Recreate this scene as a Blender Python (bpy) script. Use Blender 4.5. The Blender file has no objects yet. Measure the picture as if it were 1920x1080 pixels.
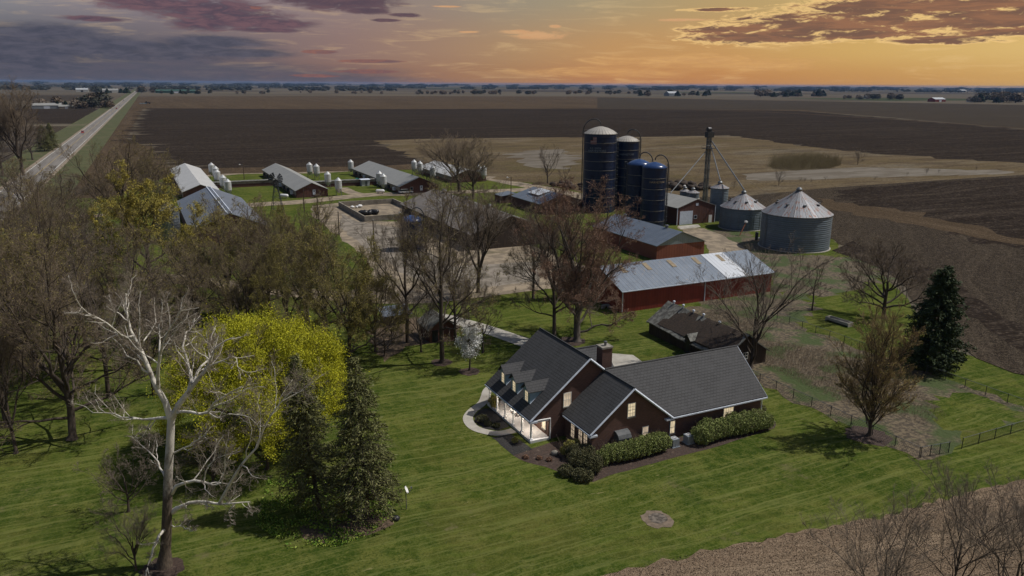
import bpy, math, random
import numpy as np
from mathutils import Vector, Matrix
from mathutils.geometry import tessellate_polygon

SC = bpy.context.scene
COL = SC.collection
R = math.radians

# ------------------------------------------------------------------ camera
F = 1450.; H = 40.; PITCH = R(14.81); YAW = R(26.0); ROLL = R(0.36)
cp, sp = math.cos(PITCH), math.sin(PITCH); cy, sy = math.cos(YAW), math.sin(YAW)
fw = (sy*cp, cy*cp, -sp); r0 = (cy, -sy, 0.); u0 = (sy*sp, cy*sp, cp)
_c, _s = math.cos(ROLL), math.sin(ROLL)
rt = tuple(_c*a+_s*b for a, b in zip(r0, u0)); up = tuple(_c*b-_s*a for a, b in zip(r0, u0))
cam = bpy.data.cameras.new('camera'); cam.lens = F/1920*36; cam.sensor_width = 36
cam.clip_start = .5; cam.clip_end = 80000
camo = bpy.data.objects.new('camera', cam); COL.objects.link(camo)
camo.matrix_world = Matrix(((rt[0], up[0], -fw[0], 0), (rt[1], up[1], -fw[1], 0), (rt[2], up[2], -fw[2], H), (0, 0, 0, 1)))
SC.camera = camo
SC.view_settings.view_transform = 'Standard'; SC.view_settings.look = 'None'
SC.view_settings.gamma = 1; SC.view_settings.exposure = 0.0
SC.view_settings.use_curve_mapping = False
try:
    SC.cycles.max_bounces = 6; SC.cycles.transparent_max_bounces = 8; SC.cycles.volume_bounces = 0
except Exception: pass

def ray(px, py):
    a = (px-960)/F; b = -(py-540)/F
    return tuple(fw[i]+a*rt[i]+b*up[i] for i in range(3))
def G(px, py, z=0.):
    d = ray(px, py); t = (z-H)/d[2]; return (d[0]*t, d[1]*t, z)
def proj(x, y, z):
    v = (x, y, z-H); w = sum(v[i]*fw[i] for i in range(3))
    return (960+F*sum(v[i]*rt[i] for i in range(3))/w, 540-F*sum(v[i]*up[i] for i in range(3))/w)
def depth(x, y, z=0): return x*fw[0]+y*fw[1]+(z-H)*fw[2]
def onplane(px, py, axis, val):
    d = ray(px, py); t = val/d[axis]; return (d[0]*t, d[1]*t, H+d[2]*t)
def hgt(x, y, py):
    lo, hi = -5, 120
    for _ in range(40):
        m = (lo+hi)/2
        if proj(x, y, m)[1] > py: lo = m
        else: hi = m
    return lo
def azel(px, py):
    d = ray(px, py); return (math.degrees(math.atan2(d[0], d[1])-YAW), math.degrees(math.atan2(d[2], math.hypot(d[0], d[1]))))

# ------------------------------------------------------------------ node helpers
class NT:
    def __init__(s, nt): s.t = nt; s.n = nt.nodes; s.l = nt.links
    def put(s, v, sock):
        if hasattr(v, 'is_output'): s.l.new(v, sock)
        elif v is not None:
            if isinstance(v, (tuple, list)) and len(v) == 3 and sock.type == 'RGBA': v = (*v, 1)
            sock.default_value = v
    def m(s, op, a, b=None, c=None, clamp=False):
        k = s.n.new('ShaderNodeMath'); k.operation = op; k.use_clamp = clamp
        for i, v in enumerate((a, b, c)):
            if v is not None: s.put(v, k.inputs[i])
        return k.outputs[0]
    def noise(s, vec, scale, detail=4, rough=.55, dist=0):
        k = s.n.new('ShaderNodeTexNoise'); s.put(vec, k.inputs['Vector']); k.inputs['Scale'].default_value = scale
        k.inputs['Detail'].default_value = detail; k.inputs['Roughness'].default_value = rough; k.inputs['Distortion'].default_value = dist
        return k.outputs['Fac']
    def mapping(s, vec, sc=(1, 1, 1), loc=(0, 0, 0), rot=(0, 0, 0)):
        k = s.n.new('ShaderNodeMapping'); s.put(vec, k.inputs['Vector']); k.inputs['Scale'].default_value = sc
        k.inputs['Location'].default_value = loc; k.inputs['Rotation'].default_value = rot
        return k.outputs[0]
    def ramp(s, fac, stops, interp='LINEAR'):
        k = s.n.new('ShaderNodeValToRGB'); s.put(fac, k.inputs[0]); e = k.color_ramp.elements; k.color_ramp.interpolation = interp
        while len(e) < len(stops): e.new(.5)
        for el, (p, c) in zip(e, sorted(stops, key=lambda q: q[0])):
            el.position = p; el.color = (*c, 1) if len(c) == 3 else c
        return k.outputs[0]
    def mix(s, f, a, b, mode='MIX'):
        k = s.n.new('ShaderNodeMixRGB'); k.blend_type = mode; s.put(f, k.inputs[0]); s.put(a, k.inputs[1]); s.put(b, k.inputs[2])
        return k.outputs[0]
    def smooth(s, v, a, b, lo=0., hi=1.):
        k = s.n.new('ShaderNodeMapRange'); k.interpolation_type = 'SMOOTHSTEP'; s.put(v, k.inputs[0])
        k.inputs[1].default_value = a; k.inputs[2].default_value = b; k.inputs[3].default_value = lo; k.inputs[4].default_value = hi
        return k.outputs[0]
    def xyz(s, vec):
        k = s.n.new('ShaderNodeSeparateXYZ'); s.l.new(vec, k.inputs[0]); return k.outputs
    def comb(s, x, y, z=0.):
        k = s.n.new('ShaderNodeCombineXYZ'); s.put(x, k.inputs[0]); s.put(y, k.inputs[1]); s.put(z, k.inputs[2]); return k.outputs[0]
def srgb(r, g, b):
    f = lambda v: (v/255/12.92) if v/255 <= .04045 else ((v/255+.055)/1.055)**2.4
    return (f(r), f(g), f(b))

# ------------------------------------------------------------------ world
EXPG = 1.0
SUN_AZ, SUN_EL = 103., 55.
wd = bpy.data.worlds.new('World'); SC.world = wd; wd.use_nodes = True
w = NT(wd.node_tree); wd.node_tree.nodes.clear()
out = w.n.new('ShaderNodeOutputWorld'); bg = w.n.new('ShaderNodeBackground'); bg.inputs[1].default_value = 1.
sky = w.n.new('ShaderNodeTexSky'); sky.sky_type = 'NISHITA'; sky.sun_disc = False
sky.sun_elevation = R(SUN_EL); sky.sun_rotation = R(SUN_AZ)
tc = w.n.new('ShaderNodeTexCoord'); x, y, z = w.xyz(tc.outputs['Generated'])
az = w.m('ARCTAN2', x, y); az = w.m('SUBTRACT', az, YAW); az = w.m('MULTIPLY', az, 180/math.pi)
az = w.m('WRAP', az, 180., -180.)
el = w.m('MULTIPLY', w.m('ARCSINE', z), 180/math.pi)
U = w.m('MULTIPLY_ADD', az, 1/67.0, .5)          # 0..1 across the view
def sg(r, g, b):
    v = srgb(r, g, b); l = .3*v[0]+.59*v[1]+.11*v[2]; return tuple((q*.86+l*.14)*.95 for q in v)
def up_(px): return azel(px, 100)[0]/67.0+.5
rows = {
 0.2: [(0, (77, 80, 95)), (250, (84, 82, 96)), (420, (98, 86, 94)), (600, (133, 100, 92)), (800, (158, 114, 88)), (960, (175, 125, 80)), (1150, (194, 129, 71)), (1350, (199, 133, 66)), (1650, (204, 146, 70)), (1920, (212, 160, 78))],
 2.2: [(0, (98, 97, 108)), (250, (106, 100, 108)), (450, (125, 108, 110)), (650, (148, 118, 110)), (820, (166, 130, 103)), (960, (180, 140, 96)), (1150, (200, 148, 84)), (1350, (206, 152, 80)), (1600, (216, 170, 84)), (1920, (226, 184, 98))],
 6.0: [(0, (150, 148, 152)), (200, (150, 138, 144)), (400, (148, 132, 138)), (650, (150, 130, 128)), (820, (152, 136, 124)), (960, (158, 146, 124)), (1100, (168, 152, 118)), (1300, (186, 158, 104)), (1600, (204, 170, 96)), (1920, (222, 184, 96))]}
cols = {e: w.ramp(U, [(min(max(up_(p), 0), 1), sg(*c)) for p, c in st]) for e, st in rows.items()}
band = w.mix(w.smooth(el, .2, 2.4), cols[.2], cols[2.2]); band = w.mix(w.smooth(el, 2.0, 6.2), band, cols[6.0])
P2 = w.comb(az, w.m('MULTIPLY', el, 4.))
n1 = w.noise(P2, .2, 9, .66, .3); n2 = w.noise(w.comb(w.m('ADD', az, 37.), w.m('MULTIPLY', el, 4.5)), .62, 9, .68, .5); n3 = w.noise(w.comb(az, w.m('MULTIPLY', el, 9.), 3.), .22, 6, .65, .6)
def blobs(lst):
    r = None
    for px, py, rx, ry in lst:
        a, e = azel(px, py); rx_ = rx/1450*57.3; ry_ = ry/1450*57.3
        dx = w.m('DIVIDE', w.m('SUBTRACT', az, a), rx_); dy = w.m('DIVIDE', w.m('SUBTRACT', el, e), ry_)
        v = w.m('SUBTRACT', 1., w.m('ADD', w.m('MULTIPLY', dx, dx), w.m('MULTIPLY', dy, dy)))
        r = v if r is None else w.m('MAXIMUM', r, v)
    return r
def cloud(base, lst, nz, amp, lo, hi, c1, c2, op=1.):
    f = w.m('MULTIPLY_ADD', w.m('SUBTRACT', nz, .5), amp, blobs(lst))
    mk = w.smooth(f, lo, hi, 0, op)
    colr = w.mix(w.smooth(n2, .35, .65), sg(*c1), sg(*c2))
    return w.mix(mk, base, colr)
# thin streaks everywhere
st = w.smooth(n3, .5, .72, 0, .28)
band = w.mix(st, band, w.mix(.75, band, sg(255, 212, 140)))
band = cloud(band, [(1330, 120, 330, 26), (1180, 135, 250, 16)], n3, 2.4, .3, 1.3, (226, 168, 88), (214, 156, 86), .75)
band = cloud(band, [(150, 132, 560, 26), (420, 138, 330, 16), (560, 148, 260, 10)], n1, 1.6, -.1, 1.0, (84, 86, 102), (94, 90, 104), .8)
band = cloud(band, [(90, 66, 130, 22), (60, 84, 220, 30), (280, 94, 250, 20), (400, 80, 120, 14), (-40, 90, 200, 40), (430, 98, 110, 12)], n1, 2.0, -.1, .85, (72, 75, 92), (90, 89, 105), .94)
band = cloud(band, [(300, 8, 100, 14), (390, 18, 120, 22), (440, 34, 110, 20), (380, 44, 60, 14), (510, 44, 90, 10), (500, 56, 75, 5), (180, 35, 55, 5), (250, 2, 60, 8)], n2, 2.6, -.2, .8, (78, 66, 84), (118, 86, 96), .94)
band = cloud(band, [(640, 0, 120, 20), (560, -6, 60, 14), (690, 20, 45, 7), (760, 28, 30, 4), (720, 38, 30, 3)], n2, 2.4, -.2, .7, (82, 66, 82), (104, 78, 88), .92)
band = cloud(band, [(600, 97, 34, 4), (700, 115, 60, 3.5), (685, 134, 62, 4), (590, 142, 45, 3), (480, 14, 10, 3)], n2, 1.6, -.1, .5, (108, 84, 94), (150, 96, 84), .85)
f1 = [(1440, 66, 130, 15), (1560, 45, 170, 18), (1370, 56, 80, 7), (1620, 66, 110, 6), (1780, 10, 170, 20), (1650, 12, 130, 14), (1880, 35, 120, 22), (1740, 46, 90, 10), (1780, 75, 80, 6), (1350, 18, 60, 3), (1880, 60, 70, 7)]
fr = w.m('MULTIPLY_ADD', w.m('SUBTRACT', n2, .5), 5.2, blobs(f1))
band = w.mix(w.smooth(fr, -.75, -.1, 0, .75), band, sg(252, 205, 120))
band = w.mix(w.smooth(fr, -.2, .6, 0, .96), band, w.mix(w.smooth(n3, .4, .62), sg(118, 84, 72), sg(152, 102, 74)))
band = cloud(band, [(1010, 66, 60, 9), (1040, 49, 14, 4), (880, 60, 22, 2), (960, 60, 50, 5), (1280, 37, 60, 3), (835, 12, 30, 2)], n2, 3.0, .1, 1.0, (232, 176, 116), (220, 160, 104), .8)
neutral = w.mix(1., sky.outputs[0], (.080, .077, .074), 'MULTIPLY')
fin = w.mix(w.smooth(el, 9., 20.), band, neutral)
fin = w.mix(w.smooth(el, -3., -.6, 1, 0), fin, (.06, .06, .06))
w.l.new(fin, bg.inputs[0]); w.l.new(bg.outputs[0], out.inputs[0])

# ------------------------------------------------------------------ sun
sl = bpy.data.lights.new('sun', 'SUN'); sl.energy = 4.0; sl.angle = R(.53); sl.color = (1., .95, .87)
so = bpy.data.objects.new('sun', sl); COL.objects.link(so)
sd = Vector((math.sin(R(SUN_AZ))*math.cos(R(SUN_EL)), math.cos(R(SUN_AZ))*math.cos(R(SUN_EL)), math.sin(R(SUN_EL))))
so.rotation_euler = sd.to_track_quat('Z', 'Y').to_euler(); so.location = sd*300

# ------------------------------------------------------------------ materials
MATS = {}
def newmat(name, rough=.85, metal=0., spec=.3):
    m = bpy.data.materials.new(name); m.use_nodes = True; t = NT(m.node_tree); t.n.clear()
    o = t.n.new('ShaderNodeOutputMaterial'); b = t.n.new('ShaderNodeBsdfPrincipled')
    b.inputs['Roughness'].default_value = rough; b.inputs['Metallic'].default_value = metal; b.inputs['Specular IOR Level'].default_value = spec
    t.l.new(b.outputs[0], o.inputs[0]); tcn = t.n.new('ShaderNodeTexCoord'); MATS[name] = m
    return m, t, b, tcn.outputs['Object']
def bump(t, b, h, strength, dist):
    k = t.n.new('ShaderNodeBump'); k.inputs['Strength'].default_value = strength; k.inputs['Distance'].default_value = dist
    t.put(h, k.inputs['Height']); t.l.new(k.outputs[0], b.inputs['Normal'])
def mat(name, c1, c2=None, scale=2., sc=(1, 1, 1), rough=.85, metal=0., bmp=0., bd=.05, lo=.35, hi=.65, c3=None, s3=.3, t3=(.55, .7), spec=.3, detail=5):
    m, t, b, co = newmat(name, rough, metal, spec)
    c2 = c2 or tuple(v*.75 for v in c1)
    v = t.mapping(co, sc); n = t.noise(v, scale, detail)
    c = t.mix(t.smooth(n, lo, hi), c1, c2)
    if c3: c = t.mix(t.smooth(t.noise(v, scale*s3, 6), *t3), c, c3)
    t.l.new(c, b.inputs['Base Color'])
    if bmp: bump(t, b, n, bmp, bd)
    return m
def ribbed(name, c1, c2, axis, freq, rough=.5, metal=.3, seam=.5, dirt=None, k=.6):
    """sheet metal or boards with ribs repeating along one axis"""
    m, t, b, co = newmat(name, rough, metal)
    x = t.xyz(co)[axis]; fr = t.m('FRACT', t.m('MULTIPLY', x, freq)); tri = t.m('ABSOLUTE', t.m('SUBTRACT', fr, .5))
    rib = t.smooth(tri, .36, .5)
    n = t.noise(co, .5, 5, .6); n2 = t.noise(co, 4., 3)
    sheet = t.n.new('ShaderNodeTexWhiteNoise'); sheet.noise_dimensions = '1D'; t.l.new(t.m('FLOOR', t.m('MULTIPLY', x, 1/.95)), sheet.inputs['W'])
    c = t.mix(t.m('MULTIPLY', sheet.outputs[0], .55), c1, c2); c = t.mix(t.smooth(n, .4, .65, 0, .6), c, c2)
    if dirt: c = t.mix(t.smooth(t.noise(t.mapping(co, (3, 3, .5) if axis != 2 else (1, 1, 3)), .8, 5), .56, .72, 0, .8), c, dirt)
    c = t.mix(t.m('MULTIPLY', rib, seam), c, tuple(v*k for v in c1))
    t.l.new(c, b.inputs['Base Color']); bump(t, b, rib, .6, .04)
    return m
def brick(name, c1, c2, mortar, sc=1.):
    m, t, b, co = newmat(name, .9)
    g = t.n.new('ShaderNodeNewGeometry'); nx = t.m('ABSOLUTE', t.xyz(g.outputs['Normal'])[0]); xx, yy, zz = t.xyz(co)
    u = t.m('ADD', t.m('MULTIPLY', xx, t.m('LESS_THAN', nx, .5)), t.m('MULTIPLY', yy, t.m('GREATER_THAN', nx, .5)))
    k = t.n.new('ShaderNodeTexBrick'); t.l.new(t.comb(u, zz), k.inputs['Vector'])
    k.inputs['Scale'].default_value = sc; k.inputs['Brick Width'].default_value = .3; k.inputs['Row Height'].default_value = .1; k.inputs['Mortar Size'].default_value = .012
    t.put(c1, k.inputs['Color1']); t.put(c2, k.inputs['Color2']); t.put(mortar, k.inputs['Mortar'])
    n = t.noise(co, .7, 5); c = t.mix(t.smooth(n, .4, .7, 0, .5), k.outputs[0], c2)
    t.l.new(c, b.inputs['Base Color']); bump(t, b, k.outputs['Fac'], -.3, .01)
    return m
def shingle(name, c1, c2, axis, width=.3):
    m, t, b, co = newmat(name, .92)
    xx, yy, zz = t.xyz(co); u = (yy if axis == 1 else xx)
    k = t.n.new('ShaderNodeTexBrick'); t.l.new(t.comb(u, zz), k.inputs['Vector']); k.inputs['Scale'].default_value = 1.
    k.inputs['Brick Width'].default_value = width*1.6; k.inputs['Row Height'].default_value = .24; k.inputs['Mortar Size'].default_value = .035; k.inputs['Mortar Smooth'].default_value = .4
    t.put(c1, k.inputs['Color1']); t.put(c2, k.inputs['Color2']); t.put(tuple(v*.30 for v in c1), k.inputs['Mortar'])
    n = t.noise(t.mapping(co, (1, 1, .35)), .8, 5); c = t.mix(t.smooth(n, .35, .7, 0, .5), k.outputs[0], c2)
    c = t.mix(t.m('MULTIPLY', t.noise(co, 9., 2), .5), c, tuple(v*1.5 for v in c2))
    t.l.new(c, b.inputs['Base Color']); bump(t, b, k.outputs['Fac'], -.5, .03)
    return m
def emit(name, c, s):
    m, t, b, co = newmat(name, .4)
    xx, yy, zz = t.xyz(co)
    t.put((.5, .45, .35), b.inputs['Base Color'])
    n = t.noise(co, 2.5, 2); t.l.new(t.mix(t.smooth(n, .3, .7), c, tuple(v*.62 for v in c)), b.inputs['Emission Color']); b.inputs['Emission Strength'].default_value = s
    return m

# ground materials -------------------------------------------------
def m_lawn():
    m, t, b, co = newmat('mown_grass', 1., 0, 0.)
    n1 = t.noise(co, .04, 5, .6); n2 = t.noise(co, .22, 6, .7); n3 = t.noise(co, 1.1, 5, .75); n4 = t.noise(co, 4.5, 4, .75)
    c = t.mix(t.smooth(n1, .38, .60), (.036, .057, .009), (.060, .079, .013))
    c = t.mix(t.smooth(n2, .46, .62, 0, .8), c, (.104, .108, .026))
    c = t.mix(t.smooth(n3, .50, .62, 0, .6), c, (.020, .040, .006)); c = t.mix(t.smooth(n3, .52, .40, 0, .45), c, (.105, .115, .030))
    c = t.mix(t.smooth(n4, .48, .64, 0, .7), c, (.020, .036, .006)); c = t.mix(t.smooth(n4, .46, .34, 0, .5), c, (.12, .13, .045))
    ol = t.noise(co, .055, 6, .65, .4); c = t.mix(t.smooth(ol, .50, .64, 0, .4), c, (.078, .074, .020)); dk = t.noise(t.mapping(co, (.6, 1, 1)), .09, 6, .7); c = t.mix(t.smooth(dk, .54, .66, 0, .3), c, (.022, .042, .006))
    wob = t.m('MULTIPLY', n2, 3.5)
    xx, yy, zz = t.xyz(t.mapping(co, rot=(0, 0, R(7))))
    st = t.m('SINE', t.m('MULTIPLY', t.m('ADD', yy, wob), 3.3)); c = t.mix(t.m('MULTIPLY', t.smooth(st, .1, .9, 0, .22), t.smooth(t.noise(co, .11, 4), .42, .6)), c, (.12, .15, .030))
    xx, yy, zz = t.xyz(t.mapping(co, rot=(0, 0, R(-4))))
    st = t.m('SINE', t.m('MULTIPLY', t.m('ADD', xx, wob), 2.6)); c = t.mix(t.m('MULTIPLY', t.smooth(st, .3, .95, 0, .2), t.smooth(t.noise(co, .09, 4), .55, .42)), c, (.10, .12, .03))
    v = t.mapping(co, (.45, 2.2, 1), rot=(0, 0, R(9))); sk = t.noise(v, .8, 6, .75, .2)
    c = t.mix(t.m('MULTIPLY', t.smooth(sk, .60, .68, 0, .8), t.smooth(t.noise(co, .16, 3), .42, .58)), c, (.20, .175, .08))
    for rr_, sx, sy_, th_ in ((7, .05, 2.6, .55), (-82, .06, 2.2, .57), (14, .07, 3.4, .57)):
        q_ = t.noise(t.mapping(t.comb(*[t.m('ADD', a_, t.m('MULTIPLY', n1, 5.)) for a_ in t.xyz(co)]), (sx, sy_, 1), rot=(0, 0, R(rr_))), .9, 4, .6); c = t.mix(t.smooth(q_, th_, th_+.07, 0, .38), c, (.135, .145, .045))
    bare = t.noise(co, .12, 6, .75); c = t.mix(t.m('MULTIPLY', t.smooth(bare, .58, .70, 0, .75), t.smooth(n3, .35, .6)), c, (.13, .115, .055))
    t.l.new(c, b.inputs['Base Color']); bump(t, b, t.m('ADD', n4, n3), .7, .08); return m
def m_field(name, c1, c2, c3, rot=0., rows=.9, flake=None, fine=4., strip=1.):
    m, t, b, co = newmat(name, 1., 0, 0.)
    v = t.mapping(co, rot=(0, 0, rot)); wv = t.mapping(t.comb(*[t.m('ADD', q, t.m('MULTIPLY', t.noise(co, .012, 3), k)) for q, k in zip(t.xyz(v), (0., 26., 0.))]), (1, 1, 1))
    big = t.noise(t.mapping(v, (.3, 1, 1)), .012, 5, .6); mid = t.noise(t.mapping(wv, (.3, 1, 1)), .09, 6, .72)
    st = t.noise(t.mapping(wv, (.02, 1, 1)), .12, 7, .72)
    rw = t.noise(t.mapping(wv, (.035, 1, 1)), rows, 4, .7); fi = t.noise(co, fine, 5, .8); f2 = t.noise(co, fine*.28, 5, .75)
    c = t.mix(t.smooth(big, .40, .60), c1, c2); c = t.mix(t.smooth(st, .48, .60, 0, .75*strip), c, c3); c = t.mix(t.smooth(mid, .5, .66, 0, .6), c, tuple(v*.72 for v in c1))
    c = t.mix(t.smooth(rw, .44, .56, 0, .6), c, tuple(v*.55 for v in c1)); c = t.mix(t.smooth(fi, .47, .58, 0, .75), c, tuple(v*.42 for v in c2)); c = t.mix(t.smooth(fi, .45, .34, 0, .7), c, tuple(min(v*1.9, .5) for v in c3))
    c = t.mix(t.smooth(f2, .5, .66, 0, .5), c, tuple(v*.5 for v in c1)); c = t.mix(t.smooth(f2, .46, .34, 0, .45), c, tuple(v*1.35 for v in c3))
    if flake:
        k = t.n.new('ShaderNodeTexVoronoi'); t.l.new(t.mapping(co, (1, 1.9, 1), rot=(0, 0, .4)), k.inputs['Vector']); k.inputs['Scale'].default_value = 7.
        cl = t.xyz(k.outputs['Color'])[0]; msk = t.m('MULTIPLY', t.m('GREATER_THAN', cl, .70), t.smooth(k.outputs['Distance'], .25, .45, 1, 0))
        c = t.mix(t.m('MULTIPLY', msk, t.smooth(t.noise(co, .5, 4), .3, .6, .3, 1)), c, flake)
    t.l.new(c, b.inputs['Base Color']); bump(t, b, t.m('ADD', rw, t.m('ADD', fi, f2)), .8, .14); return m
def m_ground():
    m, t, b, co = newmat('far_farmland', 1., 0, 0.)
    x, y, z = t.xyz(co)
    gx = t.m('FLOOR', t.m('DIVIDE', t.m('ADD', x, 37), 640.)); gy = t.m('FLOOR', t.m('DIVIDE', t.m('ADD', y, 133), 410.))
    wn = t.n.new('ShaderNodeTexWhiteNoise'); wn.noise_dimensions = '2D'; t.l.new(t.comb(gx, gy), wn.inputs['Vector'])
    c = t.ramp(wn.outputs[0], [(0, (.085, .070, .053)), (.25, (.040, .033, .028)), (.4, (.10, .083, .062)), (.6, (.066, .055, .044)), (.72, (.036, .048, .022)), (.78, (.10, .086, .066)), (1., (.075, .064, .05))], 'CONSTANT')
    st = t.noise(t.mapping(co, (.03, 1, 1)), .03, 6, .65); c = t.mix(t.smooth(st, .45, .6, 0, .5), c, (.11, .092, .066))
    c = t.mix(t.smooth(t.noise(co, .002, 4), .5, .7, 0, .5), c, (.05, .046, .036))
    t.l.new(c, b.inputs['Base Color']); return m
def m_meadow():
    m, t, b, co = newmat('dry_marsh_grass', 1., 0, 0.)
    n1 = t.noise(t.mapping(co, (.4, 1, 1)), .022, 7, .7, .5); n2 = t.noise(t.mapping(co, (.3, 1, 1)), .10, 7, .75, .4); n3 = t.noise(co, .9, 6, .8)
    c = t.ramp(n1, [(0, (.06, .065, .024)), (.38, (.100, .080, .042)), (.48, (.125, .094, .055)), (.56, (.148, .118, .076)), (.64, (.14, .12, .088)), (.72, (.09, .07, .046)), (1, (.07, .055, .038))])
    c = t.mix(t.smooth(n2, .47, .60, 0, .8), c, (.078, .058, .040)); c = t.mix(t.smooth(n2, .40, .32, 0, .7), c, (.15, .13, .10)); c = t.mix(t.smooth(n2, .62, .70, 0, .7), c, (.045, .062, .020))
    c = t.mix(t.smooth(n3, .48, .62, 0, .7), c, (.042, .032, .022)); c = t.mix(t.smooth(n3, .44, .32, 0, .6), c, (.18, .15, .11))
    t.l.new(c, b.inputs['Base Color']); bump(t, b, t.m('ADD', n3, n2), .9, .5); return m
m_lawn(); m_ground(); m_meadow()
m_field('dark_plowed_soil', (.029, .0225, .0185), (.037, .029, .0235), (.064, .050, .038), rows=.45, fine=1.1)
m_field('brown_tilled_soil', (.054, .043, .033), (.036, .029, .0235), (.085, .067, .049), R(-38), 1.0, (.20, .16, .11), 3.0, .8)
m_field('tan_stubble', (.092, .066, .043), (.070, .051, .034), (.12, .088, .058), R(90), 1.3)
m_field('pale_stubble', (.062, .050, .038), (.053, .043, .033), (.078, .064, .048), 0, .5, strip=.6)
m_field('corn_stubble', (.27, .195, .13), (.215, .152, .105), (.32, .24, .165), R(15), 2., (.40, .31, .21), 14.)
mat('gravel', (.25, .20, .14), (.155, .125, .09), .35, rough=.95, c3=(.10, .085, .05), s3=.35, bmp=.3, lo=.42, hi=.58, detail=8)
mat('yard_concrete', (.21, .18, .145), (.135, .115, .09), .3, rough=.9, c3=(.085, .072, .052), s3=.6, lo=.42, hi=.58, detail=8)
mat('concrete', (.36, .34, .30), (.29, .27, .235), .8, rough=.9, c3=(.24, .22, .19))
mat('mulch', (.055, .035, .026), (.032, .021, .017), 4., bmp=.8, bd=.1, c3=(.085, .06, .045), s3=.5)
mat('dark_mulch', (.014, .0135, .014), (.022, .020, .019), 4., bmp=.8, bd=.1)
mat('garden_leaf_litter', (.11, .075, .05), (.05, .035, .022), 3., bmp=.8, bd=.1, c3=(.16, .13, .06), s3=2.)
mat('pale_reeds', (.120, .102, .078), (.085, .068, .047), .12, (.35, 1, 1), c3=(.155, .138, .112), s3=2.2, lo=.42, hi=.58, detail=8)
mat('ring_dirt', (.17, .13, .095), (.115, .088, .062), 2.)
mat('ash', (.16, .135, .11), (.05, .042, .034), 2.5, c3=(.06, .05, .04), s3=.5)
mat('weeds_brown', (.120, .092, .056), (.048, .036, .023), 1.8, bmp=.9, bd=.2, c3=(.036, .054, .010), s3=.10, t3=(.47, .60), lo=.42, hi=.58)
def m_road():
    m, t, b, co = newmat('asphalt', .9, 0, .2)
    v = t.mapping(co, (1, .03, 1), rot=(0, 0, R(1.4))); n = t.noise(v, .9, 5)
    c = t.mix(t.smooth(n, .35, .65), (.175, .16, .145), (.125, .115, .105)); c = t.mix(t.smooth(t.noise(co, .4, 5), .5, .7, 0, .4), c, (.21, .195, .175))
    t.l.new(c, b.inputs['Base Color']); return m
m_road()
mat('shoulder_gravel', (.23, .185, .135), (.17, .135, .10), .6)
mat('roadside_grass', (.046, .052, .014), (.068, .070, .024), .12, c3=(.10, .080, .042), s3=.8)
mat('paint_white', (.62, .60, .56), (.5, .49, .46), 1.)
mat('paint_yellow', (.45, .30, .06), (.38, .26, .07), 1.)

# building materials
brick('brick', (.125, .062, .048), (.080, .043, .035), (.11, .080, .066))
shingle('shingle_x', (.044, .044, .045), (.060, .060, .062), 0); shingle('shingle_y', (.044, .044, .045), (.060, .060, .062), 1)
mat('trim_white', (.55, .60, .68), (.46, .50, .58), 3., rough=.6)
mat('trim_blue', (.24, .34, .42), (.2, .29, .37), 3., rough=.6)
mat('column_white', (.80, .80, .80), (.72, .72, .72), 3., rough=.5)
mat('porch_floor', (.62, .61, .60), (.54, .53, .52), 2., rough=.8)
emit('lit_pane', srgb(255, 232, 190), .72); emit('lit_pane_dim', srgb(230, 205, 175), .55); emit('lamp_glow', srgb(255, 225, 180), 6.)
mat('window_frame', (.75, .72, .64), (.68, .66, .6), 3.)
mat('dark_frame', (.025, .032, .035), (.02, .025, .03), 3.)
mat('dark_glass', (.02, .025, .03), (.03, .035, .04), 1., rough=.15)
ribbed('galv_roof_x', (.20, .23, .27), (.145, .168, .20), 0, 1.1, .42, .55, dirt=(.30, .26, .22))
ribbed('galv_roof_y', (.20, .23, .27), (.145, .168, .20), 1, 1.1, .42, .55, dirt=(.30, .26, .22))
ribbed('white_roof_y', (.46, .46, .45), (.38, .38, .37), 1, .8, .5, .1, .25, k=.8)
ribbed('grey_roof_y', (.27, .27, .255), (.22, .22, .208), 1, .8, .55, .1, .25, k=.8)
ribbed('new_panel', (.62, .64, .66), (.55, .57, .60), 0, 1.1, .35, .4)
ribbed('red_siding_x', (.20, .032, .022), (.13, .022, .017), 0, 1.6, .6, .05, .7)
ribbed('red_siding_y', (.17, .030, .022), (.11, .022, .017), 1, 1.6, .6, .05, .7)
ribbed('rust_siding_x', (.23, .075, .045), (.17, .055, .036), 0, 1.3, .7, .05, .6)
ribbed('rust_siding_y', (.19, .065, .040), (.14, .05, .032), 1, 1.3, .7, .05, .6)
ribbed('brown_siding', (.11, .05, .038), (.075, .036, .030), 0, 1.1, .8, 0, .6)
ribbed('brown_siding_y', (.11, .05, .038), (.075, .036, .030), 1, 1.1, .8, 0, .6)
ribbed('galv_wall_x', (.26, .30, .34), (.20, .23, .265), 0, 1.6, .5, .4)
ribbed('galv_wall_z', (.13, .165, .20), (.095, .122, .15), 2, 1.05, .5, .35, .3, k=.8)
ribbed('blue_silo', (.006, .014, .042), (.009, .019, .05), 2, .42, .3, .05, .3, k=.7)
mat('blue_dome', (.02, .045, .13), (.03, .06, .15), 1., rough=.25)
mat('pale_ring', (.17, .165, .15), (.11, .10, .09), 3., rough=.5)
mat('bin_white', (.46, .48, .49), (.38, .40, .41), 1.2, rough=.35, metal=.2, c3=(.42, .36, .30), s3=.8)
mat('old_wood', (.055, .038, .028), (.032, .024, .018), 1., (4, 4, .4), bmp=.4)
mat('weathered_shingle', (.17, .17, .155), (.085, .082, .074), 1.4, bmp=.6, c3=(.20, .205, .18), s3=.4, lo=.42, hi=.58)
mat('blockwall', (.25, .22, .18), (.17, .15, .12), .8, c3=(.10, .085, .065))
mat('steel', (.17, .18, .19), (.11, .12, .13), 2., rough=.45, metal=.5)
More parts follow.
